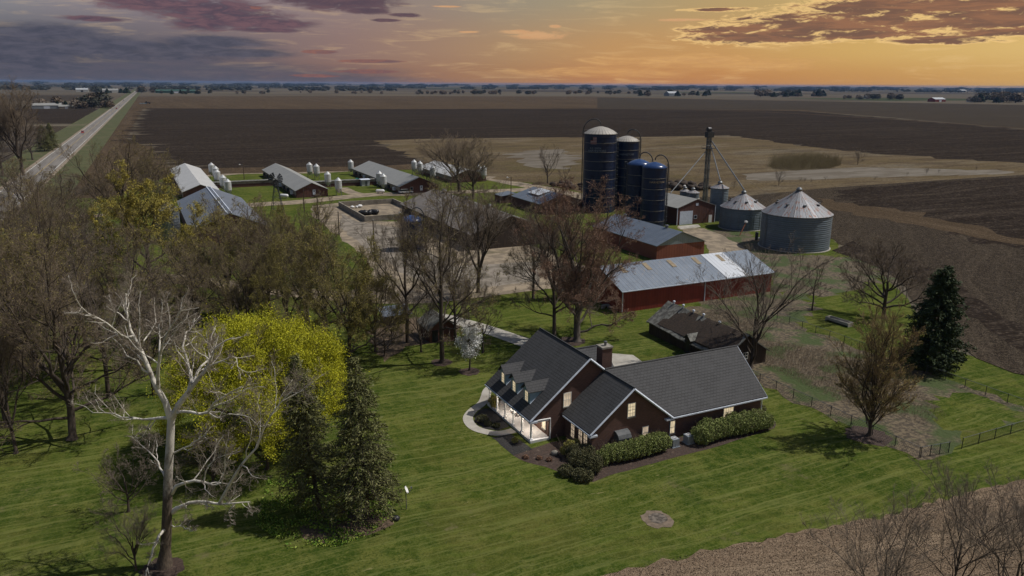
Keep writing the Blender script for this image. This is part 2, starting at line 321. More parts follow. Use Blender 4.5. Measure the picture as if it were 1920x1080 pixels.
mat('dark_steel', (.05, .055, .06), (.035, .035, .04), 2., rough=.5, metal=.3)
mat('pole_wood', (.075, .052, .036), (.05, .036, .026), 2., (4, 4, .5))
mat('black', (.012, .012, .014), (.02, .02, .022), 2., rough=.4)
mat('white_plastic', (.7, .7, .7), (.6, .6, .6), 2., rough=.4)
mat('green_plastic', (.01, .16, .11), (.01, .12, .09), 2., rough=.4)
mat('red_paint', (.42, .02, .02), (.35, .02, .02), 2., rough=.25)
mat('white_paint', (.72, .72, .72), (.66, .66, .66), 2., rough=.2)
mat('dark_paint', (.03, .035, .05), (.02, .025, .035), 2., rough=.25)
mat('orange_pipe', (.30, .11, .05), (.2, .08, .05), 2., rough=.5)
mat('stone', (.25, .23, .20), (.15, .14, .12), 2.)
mat('skylight', (.26, .21, .13), (.2, .15, .09), 1.5, rough=.4)
def m_binroof():
    m, t, b, co = newmat('bin_roof', .6, .25)
    x, y, z = t.xyz(co); th = t.m('ARCTAN2', x, y); k = t.m('MULTIPLY', th, 36/(2*math.pi)); fr = t.m('ABSOLUTE', t.m('SUBTRACT', t.m('FRACT', k), .5)); seam = t.smooth(fr, .38, .5)
    wn = t.n.new('ShaderNodeTexWhiteNoise'); wn.noise_dimensions = '1D'; t.l.new(t.m('FLOOR', k), wn.inputs['W'])
    c = t.mix(wn.outputs[0], (.25, .26, .28), (.16, .17, .185))
    rn = t.noise(t.comb(t.m('MULTIPLY', th, 14.), z), .9, 5, .7); c = t.mix(t.smooth(rn, .52, .60, 0, .9), c, (.16, .065, .035)); c = t.mix(t.smooth(rn, .30, .40, .7, 0), c, (.10, .07, .06))
    c = t.mix(t.m('MULTIPLY', seam, .6), c, (.16, .16, .17)); t.l.new(c, b.inputs['Base Color']); bump(t, b, seam, .7, .06); return m
m_binroof()
# plants
def m_bark(name, c1, c2, sc=1.5):
    return mat(name, c1, c2, sc, (2, 2, .5), bmp=.6, bd=.05)
m_bark('bark_dark', (.070, .054, .042), (.042, .032, .026)); m_bark('bark_grey', (.11, .092, .076), (.06, .05, .042))
mat('bark_sycamore', (.62, .59, .53), (.46, .43, .37), 1.6, (1, 1, .6), c3=(.17, .14, .11), s3=.9, bmp=.2)
def m_syc():
    m, t, b, co = newmat('bark_sycamore_low', .85); x, y, z = t.xyz(co); n = t.noise(t.mapping(co, (1, 1, .5)), 1.5, 6, .7); n2 = t.noise(t.mapping(co, (3, 3, .8)), 2.5, 5, .7)
    c = t.mix(t.smooth(n2, .4, .6), (.115, .088, .066), (.055, .043, .034)); f = t.m('MULTIPLY_ADD', t.m('SUBTRACT', n, .5), 16., z)
    c = t.mix(t.smooth(f, 5., 13.), c, (.50, .47, .42)); c = t.mix(t.smooth(n2, .58, .7, 0, .5), c, (.16, .13, .10)); t.l.new(c, b.inputs['Base Color']); bump(t, b, n2, .6, .06)
m_syc(); m_bark('twig_orange', (.23, .155, .082), (.17, .125, .06))
m_bark('twig_brown', (.165, .125, .086), (.115, .087, .062)); m_bark('twig_grey', (.18, .145, .112), (.125, .10, .078)); m_bark('twig_red', (.185, .112, .08), (.135, .083, .06)); m_bark('twig_olive', (.18, .145, .070), (.13, .104, .054))
m_bark('twig_pale', (.26, .22, .175), (.17, .14, .11))
def m_leaf(name, cols, trans=.25):
    m, t, b, co = newmat(name, .7, 0, .2)
    k = t.n.new('ShaderNodeNewGeometry'); c = t.ramp(k.outputs['Random Per Island'], [(i/(len(cols)-1), q) for i, q in enumerate(cols)])
    n = t.noise(co, .45, 3); c = t.mix(t.smooth(n, .35, .65, 0, .35), c, cols[0]); t.l.new(c, b.inputs['Base Color'])
    return m
m_leaf('leaf_yellow', [(.26, .27, .012), (.42, .41, .016), (.54, .51, .022), (.17, .17, .02), (.36, .37, .018)])
m_leaf('leaf_budyellow', [(.22, .19, .035), (.32, .27, .045), (.38, .31, .07)])
m_leaf('leaf_olive', [(.16, .145, .036), (.23, .20, .048), (.28, .23, .06)])
m_leaf('leaf_red', [(.17, .095, .062), (.22, .13, .085), (.27, .17, .115)])
m_leaf('leaf_orange', [(.30, .26, .055), (.38, .24, .09), (.34, .33, .075)])
m_leaf('needle_spruce', [(.066, .074, .026), (.12, .125, .044), (.18, .175, .070)])
m_leaf('needle_pine', [(.022, .036, .012), (.038, .058, .020), (.060, .080, .030)])
m_leaf('leaf_hedge', [(.11, .135, .036), (.20, .235, .065), (.27, .30, .11)])
m_leaf('leaf_boxdark', [(.055, .058, .026), (.09, .09, .04), (.12, .11, .05)])
m_leaf('leaf_forsythia', [(.22, .20, .05), (.33, .29, .07), (.14, .15, .04)])
m_leaf('leaf_lime', [(.05, .11, .010), (.12, .22, .018), (.34, .38, .07)])
m_leaf('blossom', [(.42, .42, .38), (.62, .62, .60), (.72, .72, .72)])
m_leaf('leaf_far', [(.035, .040, .028), (.055, .055, .036), (.07, .062, .042)])
m_leaf('dry_stem', [(.20, .15, .10), (.13, .10, .07), (.26, .21, .15)])
M = MATS

# ------------------------------------------------------------------ mesh helpers
def tag(o, label=None, cat=None, group=None, kind=None):
    if label: o['label'] = label
    if cat: o['category'] = cat
    if group: o['group'] = group
    if kind: o['kind'] = kind
    return o
class MB:
    def __init__(s): s.v = []; s.f = []; s.m = []
    def add(s, vs, fs, mi=0):
        b = len(s.v); s.v += [tuple(v) for v in vs]; s.f += [tuple(b+i for i in f) for f in fs]; s.m += [mi]*len(fs); return s
    def box(s, x0, x1, y0, y1, z0, z1, mi=0):
        return s.add([(x0, y0, z0), (x1, y0, z0), (x1, y1, z0), (x0, y1, z0), (x0, y0, z1), (x1, y0, z1), (x1, y1, z1), (x0, y1, z1)],
                     [(0, 3, 2, 1), (4, 5, 6, 7), (0, 1, 5, 4), (1, 2, 6, 5), (2, 3, 7, 6), (3, 0, 4, 7)], mi)
    def prism(s, pts, vec, mi=0):
        n = len(pts); vec = Vector(vec); a = [Vector(p) for p in pts]; b = [p+vec for p in a]
        return s.add(a+b, [tuple(range(n-1, -1, -1)), tuple(range(n, 2*n))]+[(i, (i+1) % n, n+(i+1) % n, n+i) for i in range(n)], mi)
    def slab(s, pts, th, mi=0): return s.prism(pts, (0, 0, -th), mi)
    def tube(s, pts, r, n=6, mi=0, caps=True):
        pts = [Vector(p) for p in pts]; rs = r if isinstance(r, (list, tuple)) else [r]*len(pts); vs = []
        for i, p in enumerate(pts):
            T = (pts[min(i+1, len(pts)-1)]-pts[max(i-1, 0)]).normalized(); ref = Vector((0, 0, 1)) if abs(T.z) < .9 else Vector((1, 0, 0))
            a = T.cross(ref).normalized(); b = T.cross(a)
            for k in range(n): an = 2*math.pi*k/n; vs.append(p+(a*math.cos(an)+b*math.sin(an))*rs[i])
        fs = [(i*n+k, i*n+(k+1) % n, (i+1)*n+(k+1) % n, (i+1)*n+k) for i in range(len(pts)-1) for k in range(n)]
        if caps: fs += [tuple(range(n-1, -1, -1)), tuple((len(pts)-1)*n+k for k in range(n))]
        return s.add(vs, fs, mi)
    def lathe(s, cx, cy, prof, n=32, mi=0):
        vs = []; fs = []
        for (r, z) in prof:
            for k in range(n): a = 2*math.pi*k/n; vs.append((cx+r*math.cos(a), cy+r*math.sin(a), z))
        for i in range(len(prof)-1):
            for k in range(n): fs.append((i*n+k, i*n+(k+1) % n, (i+1)*n+(k+1) % n, (i+1)*n+k))
        return s.add(vs, fs, mi)
    def build(s, name, mats, root=None, smooth=False):
        off = Vector((0, 0, 0))
        p = root
        while p is not None: off += p.location; p = p.parent
        me = bpy.data.meshes.new(name); me.from_pydata([tuple(Vector(v)-off) for v in s.v], [], s.f)
        for mm in (mats if isinstance(mats, (list, tuple)) else [mats]): me.materials.append(M[mm] if isinstance(mm, str) else mm)
        me.polygons.foreach_set('material_index', s.m)
        if smooth: me.polygons.foreach_set('use_smooth', [True]*len(s.f))
        me.update(); o = bpy.data.objects.new(name, me); COL.objects.link(o)
        if root is not None: o.parent = root
        return o
def empty(name, loc, label=None, cat=None, group=None):
    o = bpy.data.objects.new(name, None); COL.objects.link(o); o.location = loc; o.empty_display_size = .5
    return tag(o, label, cat, group)
def one(name, mb, mats, label, cat, group=None, smooth=False):
    c = Vector(mb.v[0]) if mb.v else Vector(); o = mb.build(name, mats, None, smooth); return tag(o, label, cat, group)
def copy_tree(o, parent=None):
    c = o.copy(); COL.objects.link(c); c.parent = parent
    for ch in o.children: copy_tree(ch, c)
    return c
def sheet(name, poly, zz, m, px=True, jag=0., step=8., seed=1, jx=1., jy=.15, kind='structure'):
    rng = random.Random(seed); pts = [G(*p)[:2] if px else p for p in poly]; o = []
    for i, a in enumerate(pts):
        b = pts[(i+1) % len(pts)]; L = math.hypot(b[0]-a[0], b[1]-a[1]); n = max(1, int(L/step)) if jag else 1; n = min(n, 120)
        for k in range(n):
            t = k/n; j = jag if k else 0; o.append((a[0]+(b[0]-a[0])*t+rng.gauss(0, j)*jx, a[1]+(b[1]-a[1])*t+rng.gauss(0, j)*jy))
    vs = [Vector((p[0], p[1], zz)) for p in o]; tr = tessellate_polygon([vs]); mb = MB(); 
    fs = []
    for t in tr:
        a, b, c = (vs[i] for i in t); fs.append(t if (b-a).cross(c-a).z > 0 else (t[0], t[2], t[1]))
    mb.add(vs, fs); ob = mb.build(name, m); ob['kind'] = kind; return ob
RN = [0]
def ribbon(name, cl, width, zz, m, px=True, kind='structure', label=None):
    RN[0] += 1; zz += .0021*(RN[0] % 9)
    pts = [Vector(G(*p)[:2]) if px else Vector(p) for p in cl]; mb = MB(); vs = []
    sm = []
    for i in range(len(pts)-1):
        p0, p1, p2, p3 = pts[max(i-1, 0)], pts[i], pts[i+1], pts[min(i+2, len(pts)-1)]
        for k in range(5):
            t = k/5; sm.append(.5*((2*p1)+(p2-p0)*t+(2*p0-5*p1+4*p2-p3)*t*t+(3*p1-p0-3*p2+p3)*t**3))
    sm.append(pts[-1])
    for i, p in enumerate(sm):
        T = (sm[min(i+1, len(sm)-1)]-sm[max(i-1, 0)]).normalized(); nrm = Vector((-T.y, T.x)); wv = width if not isinstance(width, (list, tuple)) else width[0]+(width[1]-width[0])*i/(len(sm)-1)
        vs += [(*(p-nrm*wv/2), zz), (*(p+nrm*wv/2), zz)]
    mb.add(vs, [(2*i, 2*i+2, 2*i+3, 2*i+1) for i in range(len(sm)-1)]); ob = mb.build(name, m); ob['kind'] = kind; return ob

# ================================================================== GROUND
S = 25000
mb = MB(); mb.add([(-S, -S, 0), (S, -S, 0), (S, S, 0), (-S, S, 0)], [(0, 1, 2, 3)]); g = mb.build('ground', 'far_farmland'); g['kind'] = 'structure'
sheet('lawn', [(-30, -60), (140, -60), (140, 60), (113, 62), (113, 76), (128, 92), (150, 118), (172, 148), (196, 190), (215, 235), (150, 300), (135, 345), (118, 385), (60, 392), (20, 400), (-12, 405), (-26, 380), (-34, 300), (-60, 200), (-110, 120), (-110, -60)], .02, 'mown_grass', False, .8, 6)
# far fields right and behind
sheet('field', [(235, 181), (700, 180), (1100, 181), (1500, 189), (2050, 199), (2050, 247), (1500, 208), (1100, 204), (640, 206), (262, 204)], .03, 'tan_stubble', seed=2)
sheet('field', [(1120, 183), (2100, 200), (2100, 252), (1920, 241), (1500, 206), (1120, 205)], .05, 'pale_stubble', seed=3)
# main dark ploughed field
sheet('ploughed_field', [(273, 203), (640, 205), (1100, 203.5), (1500, 208), (1920, 243), (2050, 254), (2050, 330), (1920, 309), (1640, 291), (1460, 270), (1370, 257), (1200, 260), (990, 260), (780, 263), (712, 268), (760, 284), (785, 300), (770, 309), (700, 314), (430, 317), (330, 320), (292, 300), (286, 272), (240, 268), (245, 250), (252, 235), (262, 220)], .07, 'dark_plowed_soil', jag=2.6, step=5, seed=5, jx=3.2, jy=.3)
sheet('stubble_strip', [(238, 185), (268, 203), (258, 220), (248, 240), (240, 265), (285, 275), (300, 300), (330, 322), (280, 345), (200, 372), (120, 372), (105, 362), (140, 312), (190, 262), (222, 215), (236, 192)], .05, 'tan_stubble', jag=1.5, step=8, seed=6)
sheet('field_margin', [(330, 318), (430, 315), (700, 312), (770, 308), (800, 304), (860, 316), (700, 320), (600, 322), (420, 326), (340, 332)], .09, 'tan_stubble', jag=.8, seed=7)
sheet('marsh_meadow', [(700, 264), (780, 261), (1000, 258), (1200, 257), (1370, 254), (1460, 268), (1640, 289), (1920, 306), (2050, 325), (2050, 350), (1920, 330), (1750, 341), (1560, 357), (1440, 362), (1400, 385), (1300, 385), (1230, 372), (1100, 368), (1060, 352), (1000, 343), (920, 336), (860, 318), (790, 304), (760, 286)], .08, 'dry_marsh_grass', jag=1.5, step=6, seed=8, jx=2.2)
sheet('field', [(1230, 372), (1400, 368), (1560, 352), (1750, 339), (1920, 328), (2080, 318), (2150, 760), (1960, 712), (1900, 700), (1830, 672), (1790, 640), (1725, 580), (1690, 530), (1640, 490), (1565, 450), (1480, 420), (1400, 395)], .10, 'brown_tilled_soil', jag=.7, step=5, seed=9)
sheet('ploughed_field', [(1560, 358), (1750, 342), (1920, 332), (2080, 322), (2120, 500), (1920, 470), (1830, 440), (1740, 420), (1690, 408), (1590, 388)], .12, 'dark_plowed_soil', jag=2., step=4, seed=10, jx=3, jy=.4)
sheet('stubble_strip', [(1530, 372), (1600, 382), (1690, 397), (1760, 411), (1860, 432), (1930, 450), (1930, 462), (1840, 448), (1760, 432), (1680, 418), (1600, 404), (1545, 392)], .13, 'tan_stubble', jag=1.2, step=4, seed=11, jx=2)
sheet('field', [(1560, 470), (1700, 520), (1800, 590), (1950, 680), (1950, 640), (1830, 560), (1720, 490), (1600, 452)], .115, 'dark_plowed_soil', jag=.8, step=4, seed=12)
sheet('stubble_field', [(1060, 1110), (1140, 1077), (1300, 1040), (1440, 1010), (1580, 985), (1750, 944), (1920, 899), (2300, 790), (2600, 1300), (1000, 1400)], .06, 'corn_stubble', jag=.25, step=1., seed=13, jy=1.)
# road across the left
RX0, RY0 = G(66, 330)[:2]; rd = Vector((29, 3000))-Vector((RX0, RY0)); rd.normalize(); rn = Vector((rd.y, -rd.x))
def along(t, o): p = Vector((RX0, RY0))+rd*t+rn*o; return (p.x, p.y)
def strip(name, o0, o1, zz, m, t0=-420, t1=6000): return sheet(name, [along(t0, o0), along(t0, o1), along(t1, o1), along(t1, o0)], zz, m, False)
strip('roadside_verge', -22, 19, .14, 'roadside_grass'); strip('road_shoulder', -7.4, 7.4, .17, 'shoulder_gravel'); strip('road', -5.6, 5.6, .19, 'asphalt')
strip('road_edge_line', 5.0, 5.25, .21, 'paint_white'); strip('road_edge_line', -5.25, -5.0, .21, 'paint_white'); strip('road_centre_line', -.1, .1, .21, 'paint_yellow')
# land left of the road
sheet('ploughed_field', [(-40, 205), (95, 203), (170, 203), (183, 205), (160, 218), (140, 232), (-60, 232)], .06, 'dark_plowed_soil', jag=1.)
sheet('field', [(-60, 237), (150, 237), (125, 250), (108, 262), (-60, 262)], .06, 'brown_tilled_soil')
sheet('field', [(-60, 178), (200, 178), (215, 183), (200, 190), (-60, 188)], .06, 'pale_stubble')
ribbon('gravel_lane', [(-60, 236.5), (60, 235.8), (162, 234.3)], 6, .16, 'gravel'); ribbon('gravel_lane', [(78, 272), (112, 271)], 5, .18, 'gravel'); ribbon('gravel_lane', [(-60, 179.5), (100, 179.5), (232, 180)], 10, .16, 'gravel')
ribbon('field_lane', [(1120, 204), (1400, 209), (1640, 222), (1920, 241), (2100, 255)], 8, .16, 'tan_stubble')
# farm yard
sheet('farm_yard', [(585, 386), (640, 380), (665, 384), (680, 414), (760, 416), (850, 420), (960, 446), (1020, 468), (1100, 500), (1160, 545), (1012, 541), (960, 546), (880, 552), (800, 560), (700, 566), (640, 556), (700, 520), (690, 486), (640, 448), (585, 404)], .04, 'gravel', jag=.5, step=3)
sheet('yard_pad', [(640, 400), (672, 416), (770, 430), (800, 470), (850, 500), (1010, 490), (1010, 534), (900, 548), (800, 536), (740, 500), (690, 470), (640, 430)], .05, 'yard_concrete', jag=.4, step=4)
ribbon('farm_lane', [(60, 408), (160, 405), (200, 404)], 6, .05, 'gravel')
ribbon('farm_lane', [(262, 519), (330, 523), (440, 537), (560, 549), (700, 560), (800, 560), (900, 549), (1012, 535)], 6.5, .055, 'gravel')
ribbon('farm_lane', [(400, 392), (480, 384), (560, 379), (625, 372), (700, 365), (760, 364), (870, 360), (960, 357), (1040, 352)], 9, .05, 'gravel')
ribbon('farm_lane', [(905, 331), (960, 343), (1010, 352), (1080, 366), (1120, 380)], 9, .06, 'gravel')
ribbon('farm_lane', [(380, 330), (415, 328), (450, 325), (510, 324), (600, 323), (690, 317)], 7, .05, 'gravel')
ribbon('farm_lane', [(640, 352), (662, 362), (690, 366)], 5, .05, 'gravel')
sheet('farm_track', [(1270, 425), (1320, 428), (1352, 440), (1380, 455), (1410, 478), (1370, 482), (1330, 480), (1325, 460), (1290, 445)], .05, 'gravel', jag=.4, step=3)
sheet('concrete_apron', [(1271, 424), (1309, 421), (1314, 426), (1276, 430)], .07, 'concrete')
sheet('weed_patch', [(1225, 585), (1290, 575), (1360, 560), (1440, 545), (1530, 570), (1500, 610), (1440, 600), (1400, 640), (1300, 600)], .03, 'weeds_brown', jag=1.1, step=1.6, jy=1.)
sheet('weed_patch', [(74.6, 50.2), (79.5, 49.7), (86, 53), (99.9, 50.2), (99.9, 96), (96, 100), (84, 99), (82, 84), (74.6, 80)], .032, 'weeds_brown', False, .5, 1.6, jy=1.)
sheet('paddock_grass', [(84, 54.5), (92, 51.2), (98.4, 51.5), (98.4, 60), (93, 62), (88, 59)], .036, 'mown_grass', False, .7, 1.2, jy=1.)
sheet('pale_reed_bed', [(1390, 327), (1500, 319), (1620, 314), (1760, 317), (1900, 322), (1880, 327), (1700, 331), (1500, 337), (1400, 337)], .10, 'pale_reeds', jag=2., step=6, jx=2.5)
sheet('pale_reed_bed', [(940, 290), (1000, 282), (1060, 280), (1080, 300), (1060, 318), (980, 310)], .10, 'pale_reeds', jag=2., step=6, jx=2.5, seed=4)
sheet('weed_patch', [(1320, 430), (1380, 428), (1440, 455), (1500, 470), (1480, 485), (1400, 480), (1340, 445)], .033, 'weeds_brown', jag=1.1, step=1.6, jy=1.)
sheet('weed_patch', [(700, 600), (860, 590), (850, 640), (760, 650), (720, 680), (690, 640)], .034, 'garden_leaf_litter', jag=.7, step=2)
sheet('weed_patch', [(1395, 468), (1440, 478), (1530, 480), (1620, 486), (1660, 520), (1600, 545), (1540, 556), (1470, 560), (1440, 520)], .031, 'weeds_brown', jag=1.4, step=1.6, jy=1.2)
sheet('weed_patch', [(1560, 450), (1600, 452), (1650, 480), (1700, 520), (1680, 530), (1600, 480)], .034, 'weeds_brown', jag=1., step=1.6, jy=1.)
# house paths and beds
ribbon('driveway', [(820, 593), (850, 600), (900, 614), (960, 634), (1010, 652)], 3.6, .05, 'concrete')
sheet('driveway', [(985, 640), (1010, 640), (1060, 662), (1140, 662), (1187, 666), (1208, 681), (1195, 700), (1100, 720), (1020, 680)], .04, 'concrete')
Z1 = lambda x, y: (860+x/3.1767, 580+y/3.1767)
ribbon('front_path', [Z1(330, 722), Z1(250, 740), Z1(170, 733), Z1(90, 705), Z1(55, 655), Z1(78, 610), Z1(140, 560), Z1(160, 520), Z1(172, 485), Z1(215, 440), Z1(260, 400)], 1.25, .05, 'concrete')
sheet('planting_bed', [Z1(190, 590), Z1(140, 592), Z1(95, 635), Z1(95, 672), Z1(150, 712), Z1(235, 722), Z1(300, 700), Z1(250, 640)], .035, 'dark_mulch', jag=.1, step=1)
sheet('planting_bed', [Z1(200, 765), Z1(310, 742), Z1(440, 835), Z1(325, 872), Z1(250, 810)], .035, 'dark_mulch', jag=.1, step=1)
sheet('planting_bed', [Z1(325, 872), Z1(400, 842), Z1(560, 790), Z1(650, 780), Z1(760, 840), Z1(900, 800), Z1(1240, 760), Z1(1400, 760), Z1(1560, 680), Z1(1800, 600), Z1(1885, 670), Z1(1880, 710), Z1(1500, 830), Z1(1300, 880), Z1(900, 990), Z1(800, 1030), Z1(640, 990), Z1(520, 940), Z1(400, 910)], .03, 'mulch', jag=.15, step=1)
sheet('planting_bed', [(562, 990), (600, 962), (650, 952), (700, 955), (740, 968), (738, 984), (690, 1004), (600, 1020), (568, 1010)], .04, 'garden_leaf_litter', jag=.2, step=1)
def disc(name, px, py, r, m, zz=.045, sq=1., seed=3):
    c = G(px, py); rg = random.Random(seed); pts = [(c[0]+r*math.cos(a)*rg.uniform(.85, 1.15), c[1]+r*sq*math.sin(a)*rg.uniform(.85, 1.15)) for a in [i*math.pi/12 for i in range(24)]]
    return sheet(name, pts, zz, m, False)
disc('bare_ring', 1232, 974, 1.55, 'ring_dirt', .04, seed=8); disc('ash_patch', 1234, 972, .9, 'ash', .055)
for p, r in (((880, 697), 1.5), ((828, 680), 1.6), ((1628, 818), 2.6), ((305, 1068), 1.8), ((1072, 640), 2.2)): disc('tree_ring', *p, r, 'mulch', .045, seed=int(r*10))

# ================================================================== HOUSE
def gable(root, axis, x0, x1, y0, y1, ze, zr, wallm, roofm, over=.35, eav=.4, th=.16, base=0., wall=True, roof=True, gabm=None, rname='roof'):
    """walls and a double-pitched roof in world coordinates; ridge along the axis"""
    if axis == 'y':
        c = (x0+x1)/2; prof = lambda y: [(x0, y, base), (x1, y, base), (x1, y, ze), (c, y, zr), (x0, y, ze)]
        sl = (zr-ze)/(c-x0); w_ = MB().prism(prof(y0), (0, y1-y0, 0))
        rf = MB(); ya, yb = y0-over, y1+over
        zt = th+.02
        rf.slab([(x0-eav, ya, ze-eav*sl+zt), (c, ya, zr+zt), (c, yb, zr+zt), (x0-eav, yb, ze-eav*sl+zt)], th)
        rf.slab([(c, ya, zr+zt), (x1+eav, ya, ze-eav*sl+zt), (x1+eav, yb, ze-eav*sl+zt), (c, yb, zr+zt)], th)
    else:
        c = (y0+y1)/2; sl = (zr-ze)/(c-y0); w_ = MB().prism([(x0, y0, base), (x0, y0, ze), (x0, c, zr), (x0, y1, ze), (x0, y1, base)], (x1-x0, 0, 0))
        rf = MB(); xa, xb = x0-over, x1+over; zt = th+.02
        rf.slab([(xa, y0-eav, ze-eav*sl+zt), (xb, y0-eav, ze-eav*sl+zt), (xb, c, zr+zt), (xa, c, zr+zt)], th)
        rf.slab([(xa, c, zr+zt), (xb, c, zr+zt), (xb, y1+eav, ze-eav*sl+zt), (xa, y1+eav, ze-eav*sl+zt)], th)
    wo = w_.build('wall', wallm, root) if wall else None
    ro = rf.build(rname, roofm, root) if roof else None
    return wo, ro
def window(root, axis, val, a0, a1, z0, z1, lit='lit_pane', nx=2, nz=2, out=-1, sill=True, fm='window_frame', shutter=None):
    """axis 1: lies in plane y=val facing out along y; axis 0: plane x=val. a0..a1 the run along the wall"""
    e = out; T = lambda u0, u1, d0, d1, zz0, zz1: (u0, u1, min(val+e*d0, val+e*d1), max(val+e*d0, val+e*d1), zz0, zz1) if axis == 1 else (min(val+e*d0, val+e*d1), max(val+e*d0, val+e*d1), u0, u1, zz0, zz1)
    pane = MB().box(*T(a0, a1, -.02, .025, z0, z1)).build('window', lit, root)
    fr = MB(); f = .07
    for q in ((a0-f, a0, z0-f, z1+f), (a1, a1+f, z0-f, z1+f), (a0, a1, z0-f, z0), (a0, a1, z1, z1+f)): fr.box(*T(q[0], q[1], -.02, .06, q[2], q[3]))
    b = .018
    for i in range(1, nx): u = a0+(a1-a0)*i/nx; fr.box(*T(u-b, u+b, .026, .042, z0, z1))
    for i in range(1, nz): u = z0+(z1-z0)*i/nz; bb = b*(1.7 if i*2 == nz else 1); fr.box(*T(a0, a1, .027, .046, u-bb, u+bb))
    fr.build('frame', fm, pane)
    if sill: MB().box(*T(a0-.12, a1+.12, -.02, .14, z0-f-.12, z0-f)).build('sill', 'stone', pane)
    return pane
house = empty('brick_house', (48, 72, 0), 'dark brick farmhouse with charcoal shingle roofs, three dormers and a lit white-columned porch', 'house')
XE, XR, ZE, ZR = 37.5, 45.25, 2.8, 9.15; SLP = (ZR-ZE)/(XR-XE); XB = 2*XR-XE-.4; Y0, Y1 = 72.3, 84.1; XW = 40.1
wl = MB(); wl.prism([(XW, Y0, 0), (XB, Y0, 0), (XB, Y0, 2.9), (XR, Y0, ZR-.05), (XE+.35, Y0, ZE+.25), (XE+.35, Y0, 2.55), (XW, Y0, 2.55)], (0, Y1-Y0, 0))
wl.build('wall', 'brick', house)
rf = MB(); ya, yb = 71.95, 84.45; zt = .18
rf.slab([(XE, ya, ZE+zt), (XR, ya, ZR+zt), (XR, yb, ZR+zt), (XE, yb, ZE+zt)], .16); rf.slab([(XR, ya, ZR+zt), (2*XR-XE, ya, ZE+zt), (2*XR-XE, yb, ZE+zt), (XR, yb, ZR+zt)], .16)
mroof = tag(rf.build('roof', 'shingle_y', house), 'steep charcoal main roof with three dormers')
# minor cross block
MX0, MR, MX1, MY0, MZ = 41.8, 47.35, 52.9, 65.95, 7.28; msl = (MZ-ZE)/(MR-MX0)
MB().prism([(MX0+.45, 66.3, 0), (MX1, 66.3, 0), (MX1, 66.3, ZE+.05), (MR, 66.3, MZ-.05), (MX0+.45, 66.3, ZE+.35)], (0, 6.0, 0)).build('wall', 'brick', house)
rf = MB(); rf.slab([(MX0, MY0, ZE+zt), (MR, MY0, MZ+zt), (MR, 72.28, MZ+zt), (MX0, 72.28, ZE+zt)], .16)
rf.slab([(MR, MY0, MZ+zt), (MX1+.1, MY0, ZE+zt), (MR, 71.9, MZ+zt+.01)], .16); rf.build('roof', 'shingle_y', house)
# garage wing
BY0, BR, BY1, BX1, BZ = 65.95, 71.85, 77.75, 67.2, 7.5
MB().prism([(52.95, 66.45, 0), (52.95, 66.45, ZE+.3), (52.95, BR, BZ-.05), (52.95, 77.3, ZE+.3), (52.95, 77.3, 0)], (13.85, 0, 0)).build('wall', 'brick', house)
rf = MB(); rf.slab([(52.85, BY0, ZE+zt+.01), (BX1, BY0, ZE+zt+.01), (BX1, BR, BZ+zt), (47.1, BR, BZ+zt)], .16); rf.slab([(47.1, BR, BZ+zt), (BX1, BR, BZ+zt), (BX1, BY1, ZE+zt), (47.1, BY1, ZE+zt)], .16)
rf.build('roof', 'shingle_x', house)
# rear extension
gable(house, 'x', 48.5, 54.2, 80.2, 86.6, 3.3, 5.9, 'brick', 'shingle_x', .25)
# ridge caps, gutters, rakes, trim
for a, b in (((XR, ya, ZR+.2), (XR, yb, ZR+.2)), ((MR, MY0, MZ+.2), (MR, 72.2, MZ+.2)), ((47.3, BR, BZ+.2), (BX1, BR, BZ+.2)), ((48.3, 83.4, 5.92+.2), (54.4, 83.4, 5.92+.2))): MB().tube([a, b], .1, 6).build('ridge_cap', 'shingle_x', house)
q = .13
def rake(p0, p1, y): MB().tube([(p0[0], y, p0[1]), (p1[0], y, p1[1])], q, 4).build('rake_board', 'trim_white', house)
rake((XE, ZE+.05), (XR, ZR+.05), ya-.02); rake((XR, ZR+.05), (2*XR-XE, ZE+.05), ya-.02)
rake((MX0, ZE+.05), (MR, MZ+.05), MY0-.02); rake((MR, MZ+.05), (MX1, ZE+.05), MY0-.02)
MB().tube([(BX1+.03, BY0, ZE+.05), (BX1+.03, BR, BZ+.05), (BX1+.03, BY1, ZE+.05)], q, 4).build('rake_board', 'trim_white', house)
for g_ in ((XE-.12, XE+.03, ya, yb, ZE-.1, ZE+.06), (MX0-.12, MX0+.03, MY0, 71.9, ZE-.1, ZE+.06), (MX1, BX1+.05, BY0-.12, BY0+.02, ZE-.1, ZE+.05)): MB().box(*g_).build('gutter', 'trim_white', house)
for g_ in ((MX1-.9, MX1+.2, MY0-.1, MY0+.5, ZE-.2, ZE-.02), (MX0-.1, MX0+.9, MY0-.1, MY0+.4, ZE-.25, ZE-.05), (XE-.05, XE+.9, ya-.1, ya+.35, ZE-.25, ZE-.05)): MB().box(*g_).build('eave_return', 'trim_white', house)
dn = MB(); dn.tube([(XE+.4, 72.2, ZE-.1), (XW+.15, 72.2, ZE-.15), (XW+.15, 72.2, .1)], .075, 6); dn.build('downspout', 'column_white', house)
MB().tube([(BX1-.35, 66.35, ZE), (BX1-.35, 66.35, .1)], .06, 6).build('downspout', 'trim_white', house)
MB().tube([(52.8, 66.2, 2.7), (52.8, 66.2, .1)], .05, 6).build('downspout', 'trim_blue', house)
